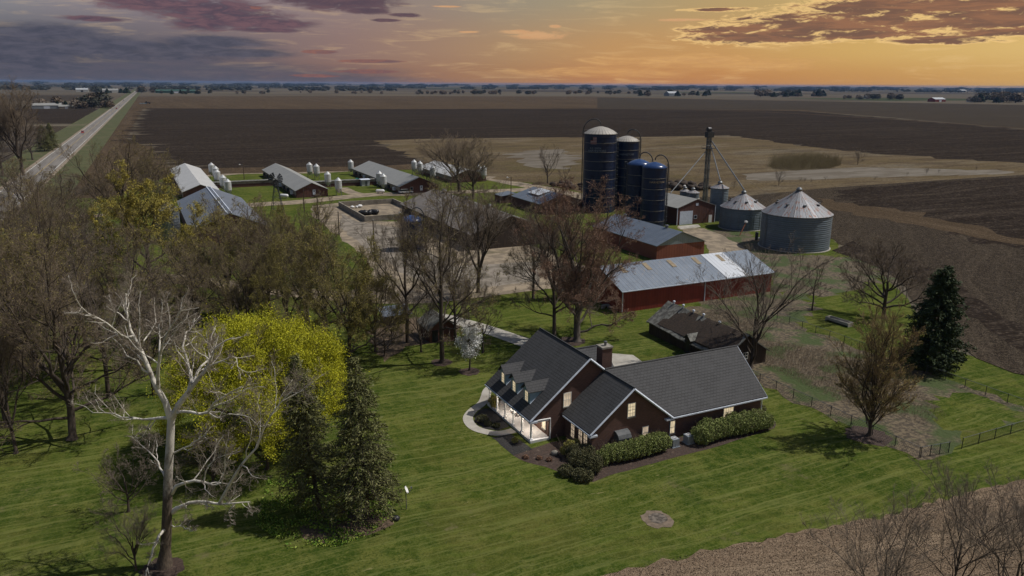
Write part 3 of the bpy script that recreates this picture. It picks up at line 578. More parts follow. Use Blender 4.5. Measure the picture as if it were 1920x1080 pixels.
# porch
MB().box(XE+.15, XW, 72.1, 84.2, 0, .32).build('porch_floor', 'porch_floor', house)
MB().box(XE+.2, XE+.5, 72.25, 84.15, 2.36, 2.54).box(XE+.5, XW, 72.25, 72.5, 2.36, 2.54).box(XE+.5, XW, 83.9, 84.15, 2.36, 2.54).build('porch_beam', 'column_white', house)
for i in range(6):
    y_ = 72.45+i*(83.95-72.45)/5; c = MB(); c.lathe(XE+.38, y_, [(.16, .44), (.125, .5), (.115, 1.6), (.10, 2.22), (.14, 2.26)], 14).box(XE+.2, XE+.56, y_-.18, y_+.18, .325, .44).box(XE+.22, XE+.54, y_-.16, y_+.16, 2.25, 2.355).build('column', 'column_white', house)
for y_ in (73.4, 75.6, 80.8, 83.0): window(house, 0, XW, y_-.38, y_+.38, .95, 2.3, 'lit_pane', 2, 4, -1)
dr = MB().box(XW-.05, XW+.02, 77.7, 78.65, .34, 2.4).build('door', 'trim_white', house); MB().box(XW-.11, XW-.05, 77.78, 77.84, 1.25, 1.4).build('handle', 'steel', dr)
for y_ in (74.5, 79.6):
    L = MB().lathe(XE+1.5, y_, [(.0, 2.55), (.15, 2.54), (.13, 2.42), (0, 2.38)], 12).build('porch_lamp', 'lamp_glow', house)
    ld = bpy.data.lights.new('porch_bulb', 'POINT'); ld.energy = 170; ld.shadow_soft_size = .15; ld.color = (1, .9, .76); lo_ = bpy.data.objects.new('porch_bulb', ld); COL.objects.link(lo_); lo_.location = (XE+1.4, y_, 2.2)
# porch bench and hanging basket
bn = empty('porch_bench', (39.4, 78.9, .32), 'white slatted bench against the brick wall of the lit porch', 'bench')
MB().box(39.0, 39.5, 79.0, 80.3, .74, .80).build('seat', 'column_white', bn)
b_ = MB(); [b_.box(39.52, 39.56, 79.0, 80.3, .86+k*.13, .94+k*.13) for k in range(4)]; b_.build('backrest', 'column_white', bn)
for xx in (39.02, 39.46):
    for yy in (79.03, 80.22): MB().box(xx, xx+.06, yy, yy+.06, .325, .735 if xx < 39.3 else 1.35).build('leg', 'column_white', bn)
# dormers
for yc, hh in ((81.55, 0), (78.4, 1), (75.1, 2)):
    hw, zf, zr, xf = .82, 5.42, 6.22, 38.65; zb = ZE+(xf-XE)*SLP+.05; xbk = lambda z: XE+(z-ZE)/SLP
    d = MB().prism([(xf, yc-hw, zb-.3), (xf, yc+hw, zb-.3), (xf, yc+hw, zf), (xf, yc, zr), (xf, yc-hw, zf)], (3.6, 0, 0)).build('dormer', 'trim_blue', house)
    r_ = MB(); o_ = .16; ds = (zr-zf)/hw
    for s_ in (-1, 1):
        p = [(xf-.35, yc, zr+.12), (xf-.35, yc+s_*(hw+o_), zf-ds*o_+.12), (xbk(zf-ds*o_)+.3, yc+s_*(hw+o_), zf-ds*o_+.12), (xbk(zr)+.35, yc, zr+.12)]
        r_.slab(p if s_ < 0 else p[::-1], .09)
    r_.build('roof', 'shingle_x', d)
    xe_ = xbk(zf)
    for s_ in (-1, 1): MB().tube([(xf-.02, yc+s_*(hw+.03), zb+.12), (xe_+.1, yc+s_*(hw+.03), zf+.1)], .055, 4).build('flashing', 'trim_white', d)
    MB().box(xf-.03, xf+.01, yc-.34, yc+.34, zb+.22, zb+1.42).build('window', 'lit_pane', d)
    f_ = MB()
    for a, b, c0, c1 in ((-.42, -.34, .14, 1.5), (.34, .42, .14, 1.5), (-.34, .34, .14, .22), (-.34, .34, 1.42, 1.5), (-.34, .34, .80, .84), (-.02, .02, .22, 1.42), (-.34, .34, .5, .525), (-.34, .34, 1.11, 1.135)): f_.box(xf-.06, xf-.005, yc+a, yc+b, zb+c0, zb+c1)
    f_.build('window_frame', 'window_frame', d)
# chimney
ch = MB().box(48.35, 49.75, 74.2, 75.5, 5., 9.2).build('chimney', 'brick', house)
MB().box(48.27, 49.83, 74.12, 75.58, 9.2, 9.42).build('chimney_cap', 'stone', ch); MB().lathe(49.1, 74.8, [(.15, 9.4), (.15, 9.75), (.2, 9.76), (.2, 9.95), (0, 10.0)], 12).build('flue_pot', 'steel', ch)
# windows from the photo's own rectangles
def pw(axis, val, x0, y0, x1, y1, **k):
    a = onplane(*Z1(x0, y0), axis, val); b = onplane(*Z1(x1, y1), axis, val); i = 0 if axis == 1 else 1
    return window(house, axis, val, min(a[i], b[i]), max(a[i], b[i]), min(a[2], b[2]), max(a[2], b[2]), **k)
pw(1, 72.3, 627, 503, 666, 570, lit='lit_pane_dim', nz=2, nx=3)
pw(1, 66.3, 1010, 565, 1047, 632, nx=3, nz=4); pw(1, 66.3, 1096, 703, 1124, 766, lit='lit_pane_dim', nx=1, nz=2)
pw(1, 66.45, 1255, 670, 1282, 733, nx=2, nz=2); pw(1, 66.45, 1580, 592, 1631, 632, nx=4, nz=2)
for y_ in (67.2, 68.3, 70.0): window(house, 0, MX0+.45, y_, y_+.8, .6, 2.5, 'lit_pane_dim', 2, 4, -1, fm='dark_frame')
mat('awning_grey', (.10, .105, .11), (.07, .075, .08), 2., rough=.7)
# hooded awning
a = onplane(*Z1(925, 775), 1, 66.3); b = onplane(*Z1(1000, 775), 1, 66.3)
aw = MB(); x0, x1 = a[0], b[0]; zb = max(a[2], .5)
pr = [(x0, 66.29, zb), (x0, 65.35, zb), (x0, 65.3, zb+.35), (x0, 65.5, zb+.75), (x0, 65.9, zb+1.0), (x0, 66.29, zb+1.05)]
aw.prism(pr, (x1-x0, 0, 0)); aw.build('awning', 'awning_grey', house)

# ================================================================== YARD EQUIPMENT
ac = None
for i, (px, py) in enumerate(((1280, 815), (1368, 795))):
    c = G(*Z1(px, py)); r_ = empty('air_conditioner', (c[0], c[1], 0), ('pale grey outdoor air conditioner nearer the cropped hedge corner', 'grey outdoor air conditioner right of its twin, beside the long hedge')[i], 'air conditioner', 'air conditioners behind the house')
    MB().box(c[0]-.45, c[0]+.45, c[1]-.45, c[1]+.45, .1, 1.02).box(c[0]-.55, c[0]+.55, c[1]-.55, c[1]+.55, .03, .1).build('cabinet', 'galv_wall_x', r_)
    f_ = MB(); f_.lathe(c[0], c[1], [(.38, 1.02), (.38, 1.06), (.34, 1.06), (.34, 1.03)], 20); [f_.tube([(c[0], c[1], 1.06), (c[0]+.38*math.cos(k*math.pi/6), c[1]+.38*math.sin(k*math.pi/6), 1.06)], .015, 4) for k in range(12)]
    f_.build('fan_grille', 'white_plastic', r_)
c = G(762, 955); dish = empty('satellite_dish', (c[0], c[1], 0), 'small grey satellite dish on a short post in the front lawn', 'satellite dish')
MB().tube([(c[0], c[1], 0), (c[0], c[1], 1.9)], .05, 8).build('post', 'steel', dish)
db = MB(); vs = []; n = 16
nrm = Vector((.80, -.38, .42)).normalized(); ua = nrm.cross(Vector((0, 0, 1))).normalized(); ub = nrm.cross(ua); oc = Vector((c[0], c[1], 2.1))
rings = [(0., 0.), (.16, .02), (.27, .05), (.36, .09)]
for (rr, dd) in rings[1:]:
    for k in range(n): vs.append(oc+(ua*math.cos(2*math.pi*k/n)+ub*1.1*math.sin(2*math.pi*k/n))*rr+nrm*dd)
vs.append(oc); m_ = len(vs)-1; fs = [(k+j*n, (k+1) % n+j*n, (k+1) % n+(j+1)*n, k+(j+1)*n) for j in range(2) for k in range(n)]+[(m_, (k+1) % n, k) for k in range(n)]
db.add(vs, fs); db.build('reflector', 'white_plastic', dish)
MB().tube([tuple(oc+ub*.45), tuple(oc+nrm*.6+ub*.15)], .02, 6).box(oc.x+nrm.x*.6-.07, oc.x+nrm.x*.6+.07, oc.y+nrm.y*.6-.07, oc.y+nrm.y*.6+.07, oc.z+nrm.z*.6-.1, oc.z+nrm.z*.6+.06).build('receiver_arm', 'steel', dish)
def rock(px, py, r, label, m='stone', seed=1, name='boulder'):
    c = G(px, py); rg = random.Random(seed); mb = MB(); n = 12; prof = []
    vs = []; 
    for j in range(7):
        ph = math.pi*j/6
        for k in range(n): q = r*rg.uniform(.85, 1.12); vs.append((c[0]+q*math.sin(ph)*math.cos(2*math.pi*k/n), c[1]+q*math.sin(ph)*math.sin(2*math.pi*k/n), r*.45-q*.75*math.cos(ph)))
    mb.add(vs, [(j*n+k, j*n+(k+1) % n, (j+1)*n+(k+1) % n, (j+1)*n+k) for j in range(6) for k in range(n)])
    return one(name, mb, m, label, name.replace('_', ' '), smooth=True)
rock(742, 975, .4, 'round black planter beside the satellite dish', 'black', 2, 'planter'); rock(*Z1(572, 866), .42, 'pale grey boulder in the mulch bed by the porch corner', 'stone', 3)
# stone trough on the grass
c = G(1573, 606); tr_ = empty('feed_trough', (c[0], c[1], 0), 'long weathered concrete feed trough lying on the grass', 'trough')
p0 = Vector(G(1552, 600)[:2]); p1 = Vector(G(1594, 613)[:2]); dv = (p1-p0).normalized(); nv = Vector((-dv.y, dv.x))
def ob(mb, a, b, wd_, z0, z1, o=0): 
    p = [(a+nv*(wd_/2+o)), (b+nv*(wd_/2+o)), (b+nv*(o-wd_/2)), (a+nv*(o-wd_/2))]; mb.prism([(v.x, v.y, z0) for v in p][::-1], (0, 0, z1-z0)); return mb
ob(MB(), p0, p1, 1.3, .25, .38).build('trough_floor', 'concrete', tr_)
sd_ = MB(); ob(sd_, p0, p1, .14, .39, .75, .6); sd_.build('trough_side', 'concrete', tr_); sd_ = MB(); ob(sd_, p0, p1, .14, .39, .75, -.6); sd_.build('trough_side', 'concrete', tr_)
for t_ in (0., 1.): q = p0+(p1-p0)*t_; ob(MB(), q-dv*.07, q+dv*.07, 1.3, 0, .76).build('trough_end', 'concrete', tr_)

# ================================================================== SHEDS
def bld(name, loc, label, cat, group=None): return empty(name, (*loc, 0), label, cat, group)
# long red machine shed
x0, x1, y0, y1, ze, zr = 76.6, 112.2, 111.9, 127.6, 4.05, 6.9
s = bld('machine_shed', (94, 120), 'long red metal shed with a silver roof, one white roof section and tan skylights', 'shed')
gable(s, 'x', x0, x1, y0, y1, ze, zr, 'red_siding_x', 'galv_roof_x', .3, .4)
ym = (y0+y1)/2; sl_ = (zr-ze)/(ym-y0); zz = lambda y: ze+(y-y0)*sl_+.2
MB().slab([(100.4, y0-.38, zz(y0-.38)+.03), (105.9, y0-.38, zz(y0-.38)+.03), (105.9, ym-.05, zz(ym-.05)+.03), (100.4, ym-.05, zz(ym-.05)+.03)], .03).build('roof_panel', 'new_panel', s)
for xx in (80., 85.6, 91.4, 97.4, 103.4): MB().slab([(xx, ym-3.0, zz(ym-3)+.06), (xx+1.0, ym-3.0, zz(ym-3)+.06), (xx+1.0, ym-.7, zz(ym-.7)+.06), (xx, ym-.7, zz(ym-.7)+.06)], .02).build('skylight', 'skylight', s)
MB().box(x0-.3, x1+.3, y0-.52, y0-.40, ze-.12, ze+.03).build('gutter', 'trim_white', s)
MB().tube([(95.4, y0-.1, ze), (95.4, y0-.1, .1)], .09, 6).build('downspout', 'trim_white', s); MB().tube([(x0+.1, y0-.1, ze), (x0+.1, y0-.1, .1)], .09, 6).build('downspout', 'trim_white', s)
# red shed with a grey gable
s = bld('machine_shed', (115, 158), 'red-walled shed with silver roof and bare grey metal gable', 'shed')
x0, x1, y0, y1, ze, zr = 108.2, 122.2, 144.6, 172.6, 3.45, 6.2; xm = (x0+x1)/2
MB().box(x0, x1, y0, y1, 0, ze).build('wall', 'rust_siding_x', s); MB().prism([(x0, y0+.0, ze+.01), (x1, y0, ze+.01), (xm, y0, zr)], (0, y1-y0, 0)).build('gable_panel', 'galv_wall_x', s)
gable(s, 'y', x0, x1, y0, y1, ze, zr, None, 'galv_roof_y', .3, .3, wall=False)
for py_ in (168.5, 150.5): MB().lathe(xm, py_, [(.35, zr-.1), (.35, zr+.5), (.5, zr+.5), (.5, zr+.75), (0, zr+.9)], 12).build('roof_vent', 'steel', s)
# brown shed with white garage door
x0, x1, y0, y1, ze, zr = 141.8, 155.8, 180.6, 200, 5.0, 7.25
s = bld('garage_shed', (149, 190), 'brown metal shed with white overhead door beside the dark blue silos', 'shed')
gable(s, 'y', x0, x1, y0, y1, ze, zr, 'brown_siding', 'grey_roof_y', .2, .2)
MB().box(x0+.9, x0+5.6, y0-.08, y0+.02, 0, 4.0).build('door', 'trim_white', s); MB().box(x0+11.7, x0+12.9, y0-.07, y0+.02, 0, 2.3).build('door', 'white_plastic', s)
window(s, 1, y0, x0+6.2, x0+7.2, 1.6, 2.5, 'dark_glass', 1, 1, -1, False, 'trim_white'); window(s, 1, y0, x0+6.7, x0+7.5, 5.5, 6.1, 'trim_white', 1, 1, -1, False, 'trim_white')
for xx in (x0, x1): MB().box(xx-.09, xx+.09, y0-.09, y0+.09, 0, ze).build('corner_trim', 'trim_white', s)
# dilapidated low shed behind the maple
s = bld('tin_shed', (122, 225), 'low brown shed with a patched, crumpled tin roof', 'shed')
gable(s, 'y', 114.8, 131.5, 215.5, 236, 3.0, 5.6, 'brown_siding', 'galv_roof_y', .3, .3); MB().slab([(118.2, 223, 4.75), (122.9, 223, 5.95), (122.9, 231, 5.98), (118.2, 231, 4.78)], .05).build('roof_patch', 'new_panel', s)
s = bld('lean_to', (114, 245), 'small lean-to shed with a slanting tin roof behind the crumpled one', 'shed')
MB().box(113, 118, 240, 246, 0, 2.4).build('wall', 'brown_siding', s); MB().slab([(112.7, 239.7, 2.55), (118.3, 239.7, 3.3), (118.3, 246.3, 3.3), (112.7, 246.3, 2.55)], .12).build('roof', 'galv_roof_y', s)
# weathered shed by the house
s = bld('old_shed', (77, 91), 'sagging dark wooden shed with a mossy, patched shingle roof', 'shed')
x0, x1, y0, y1, ze, zr = 74.1, 81.7, 81.2, 100.0, 2.25, 4.9; xm = (x0+x1)/2
MB().prism([(x0, y0, 0), (x1, y0, 0), (x1, y0, ze), (xm, y0, zr), (x0, y0, ze)], (0, y1-y0, 0)).build('wall', 'old_wood', s)
def sag(x_, y_, z_): t_ = (y_-y0)/(y1-y0); return (x_+.12*math.sin(t_*9), y_, z_-.28*math.sin(math.pi*t_)**2-(.15 if t_ < .45 else 0)+.06*math.sin(t_*23+x_))
rf = MB(); N = 18; vs = []; 
for j in range(N+1):
    y_ = y0-.3+(y1-y0+.6)*j/N
    for (xx, z_) in ((x0-.45, ze-.2), ((x0+xm)/2, (ze+zr)/2+.12), (xm, zr+.2), ((x1+xm)/2, (ze+zr)/2+.12), (x1+.45, ze-.2)): vs.append(sag(xx, y_, z_))
b_ = len(vs); vs += [(v[0], v[1], v[2]-.15) for v in vs]
fs = [(j*5+k, j*5+k+1, (j+1)*5+k+1, (j+1)*5+k) for j in range(N) for k in range(4)]; fs += [tuple(b_+i for i in f[::-1]) for f in fs]
fs += [(j*5, (j+1)*5, b_+(j+1)*5, b_+j*5) for j in range(N)]+[((j+1)*5+4, j*5+4, b_+j*5+4, b_+(j+1)*5+4) for j in range(N)]+[(k+1, k, b_+k, b_+k+1) for k in range(4)]+[(N*5+k, N*5+k+1, b_+N*5+k+1, b_+N*5+k) for k in range(4)]
rf.add(vs, fs); rf.build('roof', 'weathered_shingle', s)
dm = MB().prism([(x0-.5, 88.6, 0), (x0-.5, 90.0, 0), (x0-.5, 90.0, 2.3), (x0-.5, 89.3, 2.95), (x0-.5, 88.6, 2.3)], (1.8, 0, 0)).build('entry_porch', 'old_wood', s)
rr = MB().slab([(x0-.8, 88.35, 2.3), (x0+1.6, 88.35, 2.3), (x0+1.6, 89.3, 3.2), (x0-.8, 89.3, 3.2)], .09).slab([(x0-.8, 89.3, 3.2), (x0+1.6, 89.3, 3.2), (x0+1.6, 90.25, 2.3), (x0-.8, 90.25, 2.3)], .09); rr.build('porch_roof', 'weathered_shingle', dm)
MB().box(x0-.56, x0-.5, 88.9, 89.7, .1, 2.1).build('door', 'black', dm)
window(s, 1, y0, xm-.6, xm+.2, 1.2, 2.1, 'dark_glass', 2, 2, -1, False)
for t_ in (.93, .80, .66, .53, .33): 
    y_ = y0+(y1-y0)*t_; zc = sag(xm, y_, zr+.2)[2]; MB().lathe(xm, y_, [(.12, zc-.1), (.12, zc+.25), (.24, zc+.3), (.18, zc+.48), (0, zc+.55)], 12).build('roof_vent', 'trim_white', s)
# small wooden cabin and lean-to roof left of the path
cL = G(806, 643); 
s = bld('garden_shed', (cL[0]+2, cL[1]+2), 'small dark red wooden shed with mossy roof behind the tall trunk', 'shed')
gable(s, 'y', cL[0], cL[0]+4.4, cL[1], cL[1]+5, 2.3, 3.9, 'brown_siding_y', 'weathered_shingle', .3, .4); MB().box(cL[0]+.4, cL[0]+1.4, cL[1]-.06, cL[1]+.02, .05, 2.0).build('door', 'black', s)
cL = G(722, 612); s = bld('wood_shed', (cL[0]+2, cL[1]+1), 'low open shed with a slanted tin roof under bare trees', 'shed')
MB().box(cL[0], cL[0]+4.4, cL[1]+.3, cL[1]+3, 0, 1.7).build('wall', 'old_wood', s); MB().slab([(cL[0]-.4, cL[1]-.3, 1.8), (cL[0]+4.8, cL[1]-.3, 1.8), (cL[0]+4.8, cL[1]+3.3, 2.6), (cL[0]-.4, cL[1]+3.3, 2.6)], .1).build('roof', 'galv_roof_x', s)

# ------------------------------------------------------------------ barns and hog houses
def hoghouse(x0, x1, y0, y1, ze, zr, roofm, label, fans=True, door=True):
    s = bld('livestock_barn', ((x0+x1)/2, (y0+y1)/2), label, 'barn', 'livestock barns behind the yard')
    gable(s, 'y', x0, x1, y0, y1, ze, zr, 'brown_siding', roofm, .4, .4)
    if fans:
        for k in range(9):
            y_ = y0+6+k*(y1-y0-12)/8; b_ = MB().box(x0-.9, x0-.01, y_-.6, y_+.6, .7, 1.9).build('fan_box', 'trim_white' if k % 3 == 0 else 'dark_steel', s)
            MB().lathe(x0-.92, y_, [(0, 0)], 3)
    MB().box(x0-.06, x0+.0, y0+.3, y1-.3, 1.0, ze-.4).build('curtain', 'blockwall', s)
    if door:
        dx = x0+(x1-x0)*.52; d_ = MB().box(dx, dx+1.0, y0-.07, y0+.01, .9, 2.7).build('door', 'trim_white', s); MB().box(dx+.3, dx+.7, y0-.1, y0-.07, 1.9, 2.4).build('door_window', 'dark_glass', d_)
    return s
hoghouse(14.6, 26.4, 292, 372, 2.7, 5.0, 'white_roof_y', 'livestock barn with a clean white roof beside the big grey barn', False, False)
h2 = hoghouse(51.2, 62.5, 281, 356, 2.6, 5.1, 'grey_roof_y', 'livestock barn with pale grey roof behind the windmill')
lx = 57.8; st_ = MB().box(lx-.3, lx+1.6, 279.2, 280.95, .7, .85).build('stair_landing', 'pole_wood', h2)
for a in (lx-.28, lx+1.5): MB().box(a, a+.1, 279.2, 279.3, .85, 1.9).build('railing', 'pole_wood', st_)
for k in range(4): MB().box(lx-.7-k*.35, lx-.35-k*.35, 279.3, 280.8, 0, .6-.15*k).build('step', 'pole_wood', st_)
h3 = hoghouse(88.3, 103.4, 276.5, 344, 2.7, 5.8, 'grey_roof_y', 'widest livestock barn, brown gable behind the white car')
window(h3, 1, 276.5, 92.3, 93.3, 1.3, 2.3, 'dark_glass', 1, 1, -1, False, 'trim_white')
hoghouse(118., 133.5, 299.5, 340, 2.7, 5.2, 'white_roof_y', 'farthest livestock barn, brown with a white roof seen through two bare trees', False, False)
# corridors
for i, (xa, xb, yc) in enumerate(((26.8, 50.9, 319.5), (62.9, 88., 306.5))):
    s = bld('covered_walkway', ((xa+xb)/2, yc), ('low covered walkway joining the white-roofed barn to its neighbour', 'low covered walkway with brown base between the two grey-roofed barns')[i], 'walkway', 'covered walkways')
    MB().box(xa, xb, yc, yc+2.6, 0, 1.3).build('base', 'brown_siding', s); MB().box(xa, xb, yc+.02, yc+2.58, 1.31, 2.1).build('wall', 'blockwall', s); MB().box(xa, xb, yc-.25, yc+2.9, 2.12, 2.35).build('roof', 'weathered_shingle', s)
c = G(686, 349); s = bld('utility_shed', c[:2], 'tiny pale utility shed beside the green portable toilet', 'shed'); MB().box(c[0]-1.6, c[0]+1.6, c[1], c[1]+2.4, 0, 2.4).build('wall', 'bin_white', s); MB().slab([(c[0]-1.9, c[1]-.3, 2.6), (c[0]+1.9, c[1]-.3, 2.6), (c[0]+1.9, c[1]+2.7, 2.75), (c[0]-1.9, c[1]+2.7, 2.75)], .14).build('roof', 'trim_white', s); MB().box(c[0]-.2, c[0]+.6, c[1]-.05, c[1]+.01, .05, 2.0).build('door', 'steel', s)
c = G(672, 347); s = bld('portable_toilet', c[:2], 'bright green portable toilet by the covered walkway', 'portable toilet'); MB().box(c[0]-.8, c[0]+.8, c[1], c[1]+1.5, 0, 2.4).build('cabin', 'green_plastic', s); MB().prism([(c[0]-.85, c[1]-.05, 2.41), (c[0]+.85, c[1]-.05, 2.41), (c[0], c[1]-.05, 2.75)], (0, 1.6, 0)).build('roof', 'green_plastic', s)
# large grey barn left
s = bld('grey_barn', (20, 235), 'large barn with steep blue-grey metal roof among the left trees', 'barn')
gable(s, 'y', 11.3, 29.6, 203.5, 259, 4.2, 8.1, 'brown_siding', 'galv_roof_y', .4, .4)
for k, xx in enumerate((19.9, 21.0)): MB().box(xx-.12, xx+.12, 203.2, 259.3, 8.1+.02, 8.32).build('ridge_cap', 'trim_white', s)
MB().slab([(16.6, 203.1, 6.68), (20.2, 203.1, 8.25), (20.2, 259, 8.25), (16.6, 259, 6.68)], .03).build('roof_panel', 'galv_roof_x', s)
# long grey-roofed barn in the middle
s = bld('cattle_barn', (84, 203), 'wide barn with a weathered grey-brown roof behind the tallest bare tree', 'barn')
mat('weathered_roof', (.145, .128, .115), (.105, .093, .085), .3, c3=(.18, .165, .15), s3=.5)
gable(s, 'y', 73, 94.6, 172.5, 227.5, 4.0, 7.9, 'old_wood', 'weathered_roof', .4, .5)
for y_ in (186, 202, 219): MB().lathe(83.8, y_, [(.6, 7.7), (.6, 8.6), (.85, 8.6), (.5, 9.1), (0, 9.2)], 12).build('roof_vent', 'steel', s)
MB().slab([(90.0, 172.2, 5.9), (95.0, 172.2, 4.1), (95.0, 227.8, 4.1), (90.0, 227.8, 5.9)], .03).build('roof_panel', 'galv_roof_y', s)
# corn crib
c = G(318, 452); s = bld('corn_crib', (c[0], c[1]), 'round slatted wire corn crib beside the grey barn', 'corn crib')
b_ = MB(); rr = 2.9
for k in range(48): a = 2*math.pi*k/48; x_, y_ = c[0]+rr*math.cos(a), c[1]+rr*math.sin(a); b_.tube([(x_, y_, 0), (x_, y_, 8.4)], .07, 4)
for j in range(12): b_.lathe(c[0], c[1], [(rr-.05, .4+j*.7), (rr+.05, .4+j*.7), (rr+.05, .5+j*.7), (rr-.05, .5+j*.7)], 32)
b_.build('cage', 'steel', s); MB().lathe(c[0], c[1], [(rr+.2, 8.4), (.3, 10.2), (0, 10.3)], 24).build('roof', 'steel', s)
# concrete bunker
s = bld('silage_bunker', (66, 238), 'low concrete-walled silage bunker with black bags in the yard', 'bunker')
bx0, bx1, by0, by1 = 60., 79., 223., 255.
for nm, q in (('wall', (bx0, bx0+.4, by0, by1)), ('wall', (bx0+.41, bx1, by0, by0+.4)), ('wall', (bx0+.41, bx1, by1-.4, by1)), ('wall', (bx1-.4, bx1, by0+.41, by1-.41))): MB().box(*q, 0, 1.7).build(nm, 'blockwall', s)
MB().box(bx0+.42, bx1-.42, by0+.42, by1-.42, .02, .10).build('bunker_floor', 'gravel', s)
rg = random.Random(4)
def heap(name, m, pts, label, cat, r=(.5, 1.0), group=None):
    mb = MB()
    for (x_, y_, z_) in pts:
        q = rg.uniform(*r); n = 8; vs = []
        ax = rg.uniform(.8, 1.6)
        for j in range(5):
            ph = math.pi*j/4
            for k in range(n): qq = q*rg.uniform(.8, 1.15); vs.append((x_+ax*qq*math.sin(ph)*math.cos(k*math.pi/4), y_+qq*math.sin(ph)*math.sin(k*math.pi/4), z_+.7*q-.7*qq*math.cos(ph)))
        mb.add(vs, [(j*n+k, j*n+(k+1) % n, (j+1)*n+(k+1) % n, (j+1)*n+k) for j in range(4) for k in range(n)])
    return one(name, mb, m, label, cat, group, True)
heap('tarp_heap', 'black', [(64+rg.uniform(-2, 3.5), 236+rg.uniform(-2, 2), .1) for _ in range(16)], 'glossy black plastic heap inside the concrete bunker', 'tarp heap', (.6, 1.2))
heap('plastic_sheet', 'white_plastic', [(63.2, 249.5, .1), (64.6, 249.3, .1), (65.8, 250, .1)], 'crumpled white plastic sheet at the back of the bunker', 'plastic sheet', (.5, .8))
heap('feed_sack', 'white_plastic', [(74, 232, .1)], 'white sack on the bunker floor near its right wall', 'sack', (.5, .7))
heap('scrap_pile', 'old_wood', [(G(1250+rg.uniform(0, 80), 352+rg.uniform(-4, 6))) for _ in range(34)], 'dark scrap pile behind the garage shed', 'scrap pile', (.8, 1.9))
heap('white_bag', 'white_plastic', [G(1256, 352)], 'white bag left of the scrap pile', 'bag', (.9, 1.1)); heap('white_bag', 'white_plastic', [G(1283, 351)], 'small white bag in front of the scrap pile', 'bag', (.6, .7))
heap('scrap_sheet', 'steel', [G(1268, 345), G(1273, 345)], 'light metal scrap atop the pile', 'scrap', (.9, 1.3))
heap('brush_pile', 'old_wood', [G(1060+rg.uniform(-25, 30), 350+rg.uniform(-4, 8)) for _ in range(20)], 'dark brush pile at the meadow edge left of the tallest silo', 'brush pile', (.6, 1.6))
heap('stone_heap', 'stone', [G(1135+rg.uniform(-8, 10), 578+rg.uniform(-3, 3)) for _ in range(6)], 'pale stones under the maple beside the red shed', 'stones', (.3, .5))
